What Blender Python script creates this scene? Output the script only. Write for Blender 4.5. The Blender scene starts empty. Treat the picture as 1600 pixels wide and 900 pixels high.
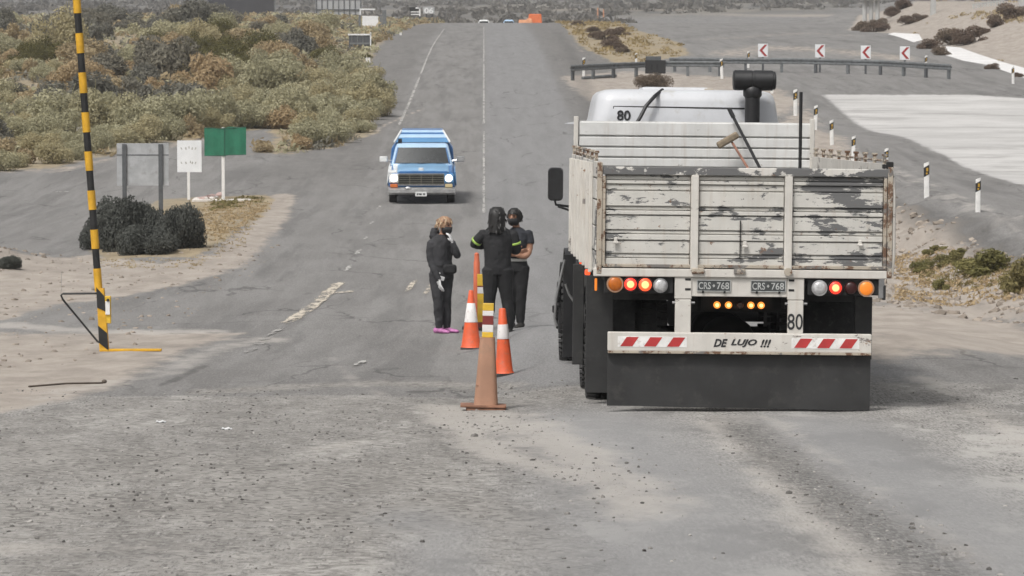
import bpy, math, random
import numpy as np
from mathutils import Vector, Matrix, Euler, kdtree

random.seed(7)
RNG = np.random.default_rng(7)
scene = bpy.context.scene
COL = scene.collection
R = math.radians

# ------------------------------------------------------------------ camera
CAM_Z = 4.0                    # world z = 0 is the road where the three people stand
F = 5500.0                     # focal length in pixels of the 1600 px wide photograph
PITCH = math.atan(350 / F)
YAW = math.atan(43 / F)
cam_data = bpy.data.cameras.new("camera")
cam_data.sensor_width = 36
cam_data.lens = 36 * F / 1600
cam_data.clip_start = 0.5
cam_data.clip_end = 20000
cam_data.dof.use_dof = True
cam_data.dof.focus_distance = 31
cam_data.dof.aperture_fstop = 14
cam = bpy.data.objects.new("camera", cam_data)
COL.objects.link(cam)
cam.location = (0, 0, CAM_Z)
cam.rotation_euler = (R(90) - PITCH, 0, -YAW)
scene.camera = cam

# ------------------------------------------------------------------ sky, sun, exposure
SUN_EL, SUN_AZ = R(56), R(215)          # azimuth clockwise from +Y (the way the camera looks)
world = bpy.data.worlds.new("World")
scene.world = world
world.use_nodes = True
wn = world.node_tree
for n in list(wn.nodes):
    wn.nodes.remove(n)
wo = wn.nodes.new("ShaderNodeOutputWorld")
bg = wn.nodes.new("ShaderNodeBackground")
sky = wn.nodes.new("ShaderNodeTexSky")
sky.sky_type = 'NISHITA'
sky.sun_disc = False
sky.sun_elevation = SUN_EL
sky.sun_rotation = SUN_AZ
sky.air_density = 1.0
sky.dust_density = 6.0
sky.ozone_density = 1.0
hs = wn.nodes.new("ShaderNodeHueSaturation")       # a grey cloud cover rather than a clear blue sky
hs.inputs["Saturation"].default_value = 0.12
wn.links.new(sky.outputs[0], hs.inputs["Color"])
wn.links.new(hs.outputs[0], bg.inputs[0])
wn.links.new(bg.outputs[0], wo.inputs[0])
bg.inputs[1].default_value = 0.118
sun_data = bpy.data.lights.new("sun", 'SUN')
sun_data.energy = 1.75
sun_data.angle = R(10)
sun_data.color = (1.0, 0.96, 0.91)
sun = bpy.data.objects.new("sun", sun_data)
COL.objects.link(sun)
sd = Vector((math.sin(SUN_AZ) * math.cos(SUN_EL), math.cos(SUN_AZ) * math.cos(SUN_EL), math.sin(SUN_EL)))
sun.rotation_euler = sd.to_track_quat('Z', 'Y').to_euler()
sun.location = sd * 60
scene.view_settings.view_transform = 'Standard'
scene.view_settings.look = 'None'
scene.view_settings.exposure = 0.30
scene.view_settings.gamma = 1.0
scene.view_settings.use_curve_mapping = False
scene.render.resolution_x, scene.render.resolution_y = 1024, 576
scene.cycles.max_bounces = 6

# ------------------------------------------------------------------ small helpers
def lin(c):
    c = c / 255.0
    return c / 12.92 if c <= 0.04045 else ((c + 0.055) / 1.055) ** 2.4

def tag(o, label=None, cat=None, group=None, kind=None):
    if label: o["label"] = label
    if cat: o["category"] = cat
    if group: o["group"] = group
    if kind: o["kind"] = kind
    return o

def empty(name, loc, label, cat, group=None, rot=(0, 0, 0)):
    o = bpy.data.objects.new(name, None)
    o.empty_display_size = 0.2
    COL.objects.link(o)
    o.location = loc
    o.rotation_euler = rot
    return tag(o, label, cat, group)

def copy_thing(root, loc, label=None, rot=None, scale=None):
    r = root.copy(); COL.objects.link(r)
    r.location = loc
    if rot is not None: r.rotation_euler = rot
    if scale is not None: r.scale = scale
    if label: r["label"] = label
    for ch in list(root.children):
        c = ch.copy(); COL.objects.link(c); c.parent = r
        for g in list(ch.children):
            d = g.copy(); COL.objects.link(d); d.parent = c
    return r

class MB:
    """Collects shapes and links them as ONE mesh object."""
    def __init__(s):
        s.v, s.f, s.m = [], [], []
    def add(s, verts, faces, mat=0):
        b = len(s.v)
        s.v.extend([tuple(p) for p in verts])
        for f in faces:
            s.f.append(tuple(b + i for i in f)); s.m.append(mat)
    def box(s, c, size, mat=0, rot=None, top=None):
        hx, hy, hz = size[0] / 2, size[1] / 2, size[2] / 2
        tx, ty = (hx, hy) if top is None else (hx * top[0], hy * top[1])
        P = [(-hx, -hy, -hz), (hx, -hy, -hz), (hx, hy, -hz), (-hx, hy, -hz), (-tx, -ty, hz), (tx, -ty, hz), (tx, ty, hz), (-tx, ty, hz)]
        M = Euler(rot).to_matrix() if rot else None
        P = [(M @ Vector(p) if M else Vector(p)) + Vector(c) for p in P]
        s.add(P, [(0, 3, 2, 1), (4, 5, 6, 7), (0, 1, 5, 4), (1, 2, 6, 5), (2, 3, 7, 6), (3, 0, 4, 7)], mat)
    def box2(s, a, b, mat=0):
        s.box([(a[i] + b[i]) / 2 for i in range(3)], [abs(b[i] - a[i]) for i in range(3)], mat)
    def rings(s, rings, mat=0, cap=True, closed=True):
        n = len(rings[0]); b = len(s.v)
        for r in rings: s.v.extend([tuple(p) for p in r])
        for i in range(len(rings) - 1):
            for j in range(n if closed else n - 1):
                k = (j + 1) % n
                s.f.append((b + i * n + j, b + i * n + k, b + (i + 1) * n + k, b + (i + 1) * n + j)); s.m.append(mat)
        if cap:
            s.f.append(tuple(b + j for j in reversed(range(n)))); s.m.append(mat)
            q = b + (len(rings) - 1) * n
            s.f.append(tuple(q + j for j in range(n))); s.m.append(mat)
    def tube(s, pts, rad, n=8, mat=0, cap=True, flat=1.0):
        pts = [Vector(p) for p in pts]
        if not hasattr(rad, '__len__'): rad = [rad] * len(pts)
        rings, up = [], None
        for i, p in enumerate(pts):
            t = (pts[min(i + 1, len(pts) - 1)] - pts[max(i - 1, 0)])
            t = t.normalized() if t.length > 1e-9 else Vector((0, 0, 1))
            if up is None:
                up = Vector((1, 0, 0)) if abs(t.x) < 0.8 else Vector((0, 1, 0))
            u = (up - t * up.dot(t)).normalized(); w = t.cross(u); up = u
            rings.append([p + (u * math.cos(2 * math.pi * j / n) + w * math.sin(2 * math.pi * j / n) * flat) * rad[i] for j in range(n)])
        s.rings(rings, mat, cap)
    def lathe(s, prof, c=(0, 0, 0), axis='z', n=24, mat=0, cap=True):
        rings = []
        for r, h in prof:
            ring = []
            for j in range(n):
                a = 2 * math.pi * j / n
                x, y = r * math.cos(a), r * math.sin(a)
                p = {'z': (x, y, h), 'x': (h, x, y), 'y': (y, h, x)}[axis]
                ring.append((c[0] + p[0], c[1] + p[1], c[2] + p[2]))
            rings.append(ring)
        s.rings(rings, mat, cap)
    def ell(s, c, r, n=12, k=8, mat=0):
        prof = [(max(1e-4, math.cos(a)), math.sin(a)) for a in np.linspace(-math.pi / 2, math.pi / 2, k)]
        s.rings([[(c[0] + r[0] * q * math.cos(2 * math.pi * j / n), c[1] + r[1] * q * math.sin(2 * math.pi * j / n), c[2] + r[2] * h) for j in range(n)] for q, h in prof], mat)
    def prism(s, poly, a, b, axis='y', mat=0):
        def P(u, v, w): return {'y': (u, w, v), 'x': (w, u, v), 'z': (u, v, w)}[axis]
        s.rings([[P(u, v, a) for u, v in poly], [P(u, v, b) for u, v in poly]], mat)
    def build(s, name, mats, parent=None, smooth=None, bevel=0.0, loc=None):
        me = bpy.data.meshes.new(name)
        me.from_pydata(s.v, [], s.f)
        if not isinstance(mats, (list, tuple)): mats = [mats]
        for m in mats: me.materials.append(m)
        me.polygons.foreach_set("material_index", s.m)
        me.validate(); me.update()
        fix_normals(me)
        if smooth:
            me.polygons.foreach_set("use_smooth", [True] * len(me.polygons))
            me.set_sharp_from_angle(angle=R(smooth))
        o = bpy.data.objects.new(name, me)
        COL.objects.link(o)
        if parent: o.parent = parent
        if loc is not None: o.location = loc
        if bevel:
            b = o.modifiers.new("bevel", 'BEVEL'); b.width = bevel; b.segments = 2; b.limit_method = 'ANGLE'; b.angle_limit = R(40)
        return o

def fix_normals(me):
    import bmesh
    bm = bmesh.new(); bm.from_mesh(me)
    bmesh.ops.recalc_face_normals(bm, faces=bm.faces)
    bm.to_mesh(me); bm.free()

def rrect(hx, hy, r, n=4):
    out = []
    for cx, cy, a0 in ((hx - r, hy - r, 0), (-hx + r, hy - r, 90), (-hx + r, -hy + r, 180), (hx - r, -hy + r, 270)):
        for k in range(n + 1):
            a = R(a0 + 90 * k / n); out.append((cx + r * math.cos(a), cy + r * math.sin(a)))
    return out

# ------------------------------------------------------------------ materials
class NT:
    def __init__(s, name):
        s.mat = bpy.data.materials.new(name); s.mat.use_nodes = True
        s.t = s.mat.node_tree; s.b = s.t.nodes["Principled BSDF"]
    def n(s, typ, **kw):
        x = s.t.nodes.new(typ)
        for k, v in kw.items(): setattr(x, k, v)
        return x
    def l(s, a, b): s.t.links.new(a, b)
    def coord(s, kind='Object', scale=(1, 1, 1)):
        tc = s.n("ShaderNodeTexCoord"); mp = s.n("ShaderNodeMapping")
        mp.inputs["Scale"].default_value = scale
        s.l(tc.outputs[kind], mp.inputs[0]); return mp.outputs[0]
    def pos(s, scale=(1, 1, 1)):
        g = s.n("ShaderNodeNewGeometry"); mp = s.n("ShaderNodeMapping")
        mp.inputs["Scale"].default_value = scale
        s.l(g.outputs["Position"], mp.inputs[0]); return mp.outputs[0]
    def noise(s, vec, scale, detail=4, rough=0.6):
        x = s.n("ShaderNodeTexNoise")
        x.inputs["Scale"].default_value = scale; x.inputs["Detail"].default_value = detail; x.inputs["Roughness"].default_value = rough
        s.l(vec, x.inputs["Vector"]); return x.outputs["Fac"]
    def voro(s, vec, scale, out="Distance"):
        x = s.n("ShaderNodeTexVoronoi"); x.inputs["Scale"].default_value = scale
        s.l(vec, x.inputs["Vector"]); return x.outputs[out]
    def ramp(s, fac, lo, hi, a=0.0, b=1.0):
        x = s.n("ShaderNodeMapRange"); x.interpolation_type = 'SMOOTHSTEP'
        for i, v in ((1, lo), (2, hi), (3, a), (4, b)): x.inputs[i].default_value = v
        s.l(fac, x.inputs[0]); return x.outputs[0]
    def math(s, op, a, b=None):
        x = s.n("ShaderNodeMath", operation=op)
        for i, v in enumerate((a, b)):
            if v is None: continue
            if isinstance(v, (int, float)): x.inputs[i].default_value = v
            else: s.l(v, x.inputs[i])
        return x.outputs[0]
    def mix(s, fac, a, b, typ='MIX'):
        x = s.n("ShaderNodeMix", data_type='RGBA', blend_type=typ)
        for i, v in ((0, fac), (6, a), (7, b)):
            if isinstance(v, (int, float)): x.inputs[i].default_value = v
            elif isinstance(v, tuple): x.inputs[i].default_value = v if len(v) == 4 else (*v, 1)
            else: s.l(v, x.inputs[i])
        return x.outputs[2]
    def bump(s, h, strength=0.3, dist=0.01):
        x = s.n("ShaderNodeBump"); x.inputs["Strength"].default_value = strength; x.inputs["Distance"].default_value = dist
        s.l(h, x.inputs["Height"]); s.l(x.outputs[0], s.b.inputs["Normal"])
    def base(s, c):
        if isinstance(c, tuple): s.b.inputs["Base Color"].default_value = (*c[:3], 1)
        else: s.l(c, s.b.inputs["Base Color"])
    def set(s, rough=0.7, metal=0.0, spec=None):
        s.b.inputs["Roughness"].default_value = rough; s.b.inputs["Metallic"].default_value = metal
        if spec is not None: s.b.inputs["Specular IOR Level"].default_value = spec
        return s.mat

def plain(name, c, rough=0.6, metal=0.0, var=0.25, scale=6.0, dirt=None, bump=0.0, spec=None):
    """painted or raw surface with soft tone variation and, if asked, patches of dirt"""
    k = NT(name); v = k.coord()
    f = k.noise(v, scale, 5)
    col = k.mix(k.ramp(f, .3, .7), tuple(x * (1 - var) for x in c), tuple(min(1, x * (1 + var * .6)) for x in c))
    if dirt:
        col = k.mix(k.ramp(k.noise(v, scale * 2.3, 6, .7), .52, .72), col, dirt)
    k.base(col)
    if bump: k.bump(k.noise(v, scale * 8, 4), bump, .005)
    return k.set(rough, metal, spec)

def glow(name, c, strength, core=None):
    k = NT(name)
    k.base(c); k.b.inputs["Emission Color"].default_value = (*(core or c), 1); k.b.inputs["Emission Strength"].default_value = strength
    return k.set(.3)

def worn_paint(name, white, under, rust, amount, stretch=(1, 1, 1), rough=.6, rustamt=.62, bias=False):
    """old paint flaking off in wide patches down to grey primer, with rust in the joints"""
    k = NT(name); v = k.coord('Object', stretch)
    w = k.coord('Object')
    big = k.noise(v, 2.1, 3, .55); mid = k.noise(v, 10, 6, .72)
    peel = k.math('ADD', k.math('MULTIPLY', big, .62), k.math('MULTIPLY', mid, .42))
    if bias:                                    # the boards at one end and the middle have lost most paint
        s_ = k.n("ShaderNodeSeparateXYZ"); k.l(w, s_.inputs[0])
        blot = k.noise(k.coord('Object', (1.1, 1, 1.6)), 1.3, 2, .5)
        peel = k.math('ADD', peel, k.math('MULTIPLY', k.ramp(s_.outputs[0], .25, .8), .05))
        peel = k.math('ADD', peel, k.math('MULTIPLY', k.math('SUBTRACT', blot, .5), .16))
        speck = k.ramp(k.noise(k.coord('Object', (1, 1, 1.7)), 16, 5, .7), .60, .68, 0, .12)
        peel = k.math('ADD', peel, speck)
    p = k.ramp(peel, amount, amount + .012)
    tone = k.mix(k.ramp(k.noise(w, 4, 5), .3, .75), tuple(x * .84 for x in white), white)
    streak = k.noise(k.coord('Object', (12, 3, .9)), 1.5, 4)
    tone = k.mix(k.ramp(streak, .5, .8, 0, .35), tone, (.34, .26, .19))
    col = k.mix(p, tone, under)
    r = k.ramp(k.noise(w, 9, 6, .75), rustamt, rustamt + .06)
    col = k.mix(r, col, rust)
    k.base(col); k.bump(k.math('SUBTRACT', 1.0, p), .4, .003)
    return k.set(rough)

WHITE_WORN = worn_paint("worn_white_paint", (.575, .56, .52), (.125, .125, .125), (.17, .09, .05), .580, (.9, 1, 3.0), bias=True)
WHITE_OLD = worn_paint("old_white_paint", (.60, .575, .53), (.2, .18, .165), (.2, .11, .06), .63, (1, 1, 2), rustamt=.64)
WHITE_HEAD = worn_paint("headboard_white_paint", (.66, .66, .645), (.2, .18, .16), (.2, .13, .08), .655, (1, 1, 2.4), rustamt=.68)
RUSTY = worn_paint("rusty_frame_paint", (.42, .37, .30), (.16, .15, .14), (.13, .07, .04), .56, (1, 1, 1.4), rustamt=.5)
RAIL_GREY = worn_paint("chipped_top_rail_paint", (.6, .58, .54), (.12, .12, .12), (.13, .08, .05), .48, (.9, 1, 1.6), rustamt=.62)
CAB_WHITE = plain("cab_white_paint", (.50, .51, .53), .4, 0, .10, 2, dirt=(.42, .415, .40))
RUBBER = plain("black_rubber", (.022, .022, .022), .75, 0, .4, 9, dirt=(.05, .048, .045))
FLAP = plain("mud_flap_rubber", (.026, .026, .026), .65, 0, .3, 3, dirt=(.042, .040, .038))
BLACK = plain("black_plastic", (.015, .015, .016), .45, 0, .3, 8)
DARK = plain("dark_chassis_steel", (.012, .012, .012), .8, 0, .3, 6)
STEEL = plain("dull_steel", (.28, .28, .28), .45, .7, .2, 10)
GALV = plain("galvanised_steel", (.17, .18, .185), .5, .35, .25, 5)
CHROME = plain("dulled_chrome", (.6, .6, .6), .28, .8, .2, 6)
RED_TAPE = plain("red_reflective_tape", (.42, .035, .035), .45, 0, .15, 10)
WHITE_TAPE = plain("white_reflective_tape", (.75, .74, .72), .5, 0, .12, 8, dirt=(.5, .46, .42))
INK = plain("black_paint_lettering", (.02, .02, .022), .6, 0, .2, 12)
INK_GREY = plain("faded_lettering", (.38, .37, .34), .7, 0, .2, 12)
PLATE = plain("dark_plate_enamel", (.05, .055, .055), .5, 0, .3, 20)
PLATE_TXT = plain("plate_lettering", (.42, .43, .42), .5, 0, .2, 20)
AMBER_OFF = plain("amber_lens", (.42, .11, .01), .25, 0, .2, 14)
AMBER_RIM = plain("lens_rim", (.35, .2, .12), .4, 0, .2, 14)
CLEAR_LENS = plain("clear_lens", (.5, .5, .5), .2, .2, .3, 30)
DULL_LENS = plain("unlit_dull_lens", (.10, .055, .04), .3, 0, .3, 14)
DARK_RED_LENS = plain("unlit_red_lens", (.035, .006, .006), .3, 0, .3, 14)
RED_LIT = glow("lit_red_lens", (.6, .03, .02), .85, (1.0, .05, .025))
ORANGE_RED_LIT = glow("lit_brake_lens", (.6, .05, .02), .95, (1.0, .11, .03))
AMBER_LIT = glow("lit_amber_lens", (.6, .2, .03), 1.0, (1.0, .33, .05))
AMBER_DIM = glow("dim_amber_lens", (.55, .16, .02), .38, (1.0, .25, .015))
HOT_CORE = glow("bulb_core", (.8, .5, .2), 1.0, (1.0, .42, .16))
AMBER_CORE = glow("amber_bulb_core", (.8, .6, .3), 1.2, (1.0, .68, .28))
WOOD = plain("weathered_wood", (.25, .2, .14), .8, 0, .3, 12)
RED_WOOD = plain("reddish_wood", (.26, .13, .09), .8, 0, .3, 12)
# ------------------------------------------------------------------ the lie of the land (metres; the road runs along +Y under x = 0)
_py = np.array([-40, 0, 16, 30.6, 39.3, 50, 65, 85, 103.8, 125, 148.6, 192, 240, 297, 340, 375, 420, 470, 560, 700, 900, 1500, 2500, 5000.])
_pz = np.array([-1.2, -1.75, -2.36, -3.03, -3.46, -3.86, -4.15, -4.28, -4.17, -3.5, -2.57, -.70, 1.25, 2.9, 3.9, 4.37, 4.3, 4.40, 6.2, 9.6, 14.5, 26.5, 60, 160])
_yy = np.concatenate([np.arange(-40, 450, .5), np.geomspace(450, 5000, 300)])
_zz = np.interp(_yy, _py, _pz)
_k = np.exp(-.5 * (np.arange(-16, 17) / 7.0) ** 2); _k /= _k.sum()
_near = _yy < 440
_pad = np.convolve(_zz, _k, mode='same')
_sel = (_yy > -25) & (_yy < 430)
_zz[_sel] = _pad[_sel]

def sstep(a, b, x):
    t = np.clip((x - a) / (b - a), 0, 1); return t * t * (3 - 2 * t)

def vnoise(x, y, seed=0):
    """smooth value noise in -1..1"""
    xi, yi = np.floor(x).astype(np.int64), np.floor(y).astype(np.int64)
    fx, fy = x - xi, y - yi
    fx, fy = fx * fx * (3 - 2 * fx), fy * fy * (3 - 2 * fy)
    def h(i, j):
        n = (i * 374761393 + j * 668265263 + seed * 974711) & 0x7fffffff
        n = ((n ^ (n >> 13)) * 1274126177) & 0x7fffffff
        return ((n ^ (n >> 16)) & 0xffff) / 32767.5 - 1
    return (h(xi, yi) * (1 - fx) + h(xi + 1, yi) * fx) * (1 - fy) + (h(xi, yi + 1) * (1 - fx) + h(xi + 1, yi + 1) * fx) * fy

def fbm(x, y, seed=0, o=4):
    s, a, t = 0, 1, 0
    for k in range(o):
        s = s + a * vnoise(x * 2 ** k, y * 2 ** k, seed + k * 17); t += a; a *= .5
    return s / t

def height(x, y):
    x = np.asarray(x, float); y = np.asarray(y, float)
    z = np.interp(y, _yy, _zz) + CAM_Z
    # the truck's lane lies a little higher than the middle of the road
    plane = CAM_Z - 3.03 - .02 * (y - 30.6)
    w = sstep(-.2, .9, x) * (1 - sstep(5, 7.5, x)) * sstep(24, 30, y) * (1 - sstep(42, 54, y))
    z = z + w * np.maximum(plane - z, 0)
    # dirt bank between the road and the new roadway on the far verge
    e = sstep(45, 60, y) * (1 - sstep(118, 150, y))
    lump = fbm(x * .8, y * .35, 3)
    z = z + e * 1.0 * sstep(7.8, 11.2, x + .5 * fbm(x * .2, y * .12, 9)) * (1 - .0 * x)
    z = z + e * (.26 * lump + .14 * fbm(x * 1.6, y * .9, 13)) * sstep(7.0, 8.5, x) * (1 - sstep(11.2, 12.6, x))
    # bank behind the white gutter
    m = sstep(160, 200, y) * (1 - sstep(330, 420, y))
    z = z + m * 2.2 * sstep(31.5, 40, x + 1.2 * fbm(x * .1, y * .05, 5))
    # scrub slope
    sl = sstep(105, 150, y) * (1 - sstep(420, 700, y))
    z = z + sl * (.5 * sstep(8, 22, -x) + .25 * fbm(x * .12, y * .08, 11) * sstep(7, 11, -x))
    # far ground is uneven
    far = sstep(430, 700, y)
    z = z + far * fbm(x * .012, y * .006, 21) * (1.2 + y * .0016)
    # traffic island and the little spoil heap
    z = z + .28 * np.exp(-(((x + 6.3) / 2.2) ** 2 + ((y - 84) / 11) ** 2))
    z = z + .42 * np.exp(-(((x + 10.4) / 1.15) ** 2 + ((y - 73) / 3.2) ** 2))
    # small ruts in the loose surface in front
    nr = (1 - sstep(46, 75, y)) * sstep(-5, 8, y)
    z = z + nr * (.012 * fbm(x * 1.3, y * .5, 31) + .010 * fbm(x * 5, y * 3, 41, 2) * (1 - w))
    return z

def hz(x, y): return float(height(x, y))

_cm = cam.rotation_euler.to_matrix()
def ray(px, py): return (_cm @ Vector(((px - 800) / F, -(py - 450) / F, -1))).normalized()
def at(px, py):
    """the point of the ground seen at a given spot of the photograph"""
    d = ray(px, py); ts = np.concatenate([np.arange(10, 460, .1), np.geomspace(460, 4000, 800)])
    z = CAM_Z + d.z * ts
    below = np.nonzero(z < height(d.x * ts, d.y * ts))[0]
    if len(below) == 0:
        return Vector((d.x * 4000, d.y * 4000, hz(d.x * 4000, d.y * 4000)))
    i = below[0]; lo, hi = ts[max(i - 1, 0)], ts[i]
    for _ in range(30):
        t = (lo + hi) / 2
        if CAM_Z + d.z * t < hz(d.x * t, d.y * t): hi = t
        else: lo = t
    return Vector((d.x * hi, d.y * hi, hz(d.x * hi, d.y * hi)))
def lift(px, py, dist):
    """the point at a given distance along the road"""
    d = ray(px, py); return Vector((d.x, d.y, d.z)) * (dist / d.y) + Vector((0, 0, CAM_Z))
def mpp(dist): return dist / F               # metres per photograph pixel

# ------------------------------------------------------------------ what the ground is made of: world-space outlines
def outline(pts): return np.array([at(*p)[:2] for p in pts])

def inside(poly, x, y):
    c = np.zeros(x.shape, bool); n = len(poly); j = n - 1
    for i in range(n):
        xi, yi = poly[i]; xj, yj = poly[j]
        if yi != yj:
            c ^= ((yi > y) != (yj > y)) & (x < (xj - xi) * (y - yi) / (yj - yi) + xi)
        j = i
    return c

def seg_dist(pts, x, y, yscale):
    d = np.full(x.shape, 1e9)
    n = len(pts)
    for i in range(n - 1):
        ax, ay = pts[i][0], pts[i][1] * yscale; bx, by = pts[i + 1][0], pts[i + 1][1] * yscale
        vx, vy = bx - ax, by - ay; L = vx * vx + vy * vy + 1e-12
        t = np.clip(((x - ax) * vx + (y * yscale - ay) * vy) / L, 0, 1)
        d = np.minimum(d, np.hypot(x - ax - t * vx, y * yscale - ay - t * vy))
    return d

def area(poly, x, y, feather, yscale):
    """1 inside, 0 outside, soft over `feather` metres"""
    pad = feather * 2
    box = (x > poly[:, 0].min() - pad) & (x < poly[:, 0].max() + pad) & (y > poly[:, 1].min() - pad / yscale) & (y < poly[:, 1].max() + pad / yscale)
    out = np.zeros(x.shape)
    if not box.any(): return out
    xs, ys = x[box], y[box]
    d = seg_dist(np.vstack([poly, poly[:1]]), xs, ys, yscale)
    s = np.where(inside(poly, xs, ys), d, -d)
    out[box] = sstep(-feather, feather, s)
    return out

def stroke(line, x, y, width, feather, yscale=.3):
    pad = width + feather
    box = (x > line[:, 0].min() - pad) & (x < line[:, 0].max() + pad) & (y > line[:, 1].min() - pad / yscale) & (y < line[:, 1].max() + pad / yscale)
    out = np.zeros(x.shape)
    if box.any():
        d = seg_dist(line, x[box], y[box], yscale)
        out[box] = 1 - sstep(width * .5 - feather, width * .5 + feather, d)
    return out

SCRUB = [(-400, 300), (-200, 285), (0, 268), (90, 262), (200, 236), (330, 214), (420, 197), (432, 215), (400, 240), (445, 240), (520, 232), (583, 207), (580, 150), (575, 105), (600, 62), (645, 40), (690, 36), (690, 34), (300, 30), (-400, 30)]
FARSCRUB = [(-800, 33), (760, 33), (850, 33), (900, 36), (925, 27), (1090, 22), (1300, 19), (1340, 10), (1700, 8), (2400, 8), (2400, -30), (-800, -30)]
VERGE = [(850, 34), (905, 72), (960, 98), (1010, 97), (1080, 85), (1060, 66), (985, 45), (930, 33)]
MOUND = [(1325, 47), (1395, 52), (1470, 78), (1600, 118), (1800, 180), (1800, 0), (1600, 0), (1420, 10), (1340, 24)]
RAILDIRT = [(868, 118), (905, 150), (960, 182), (1180, 200), (1260, 165), (1230, 140), (1150, 120), (1000, 110)]
BANK = [(1180, 200), (1265, 170), (1330, 225), (1400, 320), (1500, 350), (1620, 395), (1900, 520), (1900, 640), (1600, 505), (1360, 480), (1260, 330)]
RIGHTDIRT = [(1330, 470), (1360, 476), (1600, 500), (1900, 600), (1900, 700), (1620, 560), (1480, 545), (1330, 560)]
CONCRETE = [(1285, 148), (1520, 148), (1680, 160), (1900, 260), (1800, 340), (1605, 292), (1450, 232)]
ISLAND = [(140, 395), (165, 405), (300, 402), (360, 372), (405, 340), (428, 312), (415, 304), (330, 308), (250, 312), (150, 350)]
HEAP = [(-60, 405), (0, 400), (45, 404), (95, 438), (60, 448), (0, 452), (-60, 455)]
LEFTDIRT = [(-200, 400), (40, 398), (140, 398), (250, 412), (330, 398), (395, 345), (430, 310), (442, 315), (400, 372), (345, 425), (240, 452), (130, 462), (0, 500), (-200, 520)]
LEFTSAND = [(-300, 508), (60, 520), (330, 517), (375, 522), (300, 548), (240, 580), (210, 602), (120, 625), (0, 645), (-300, 680)]

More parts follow.
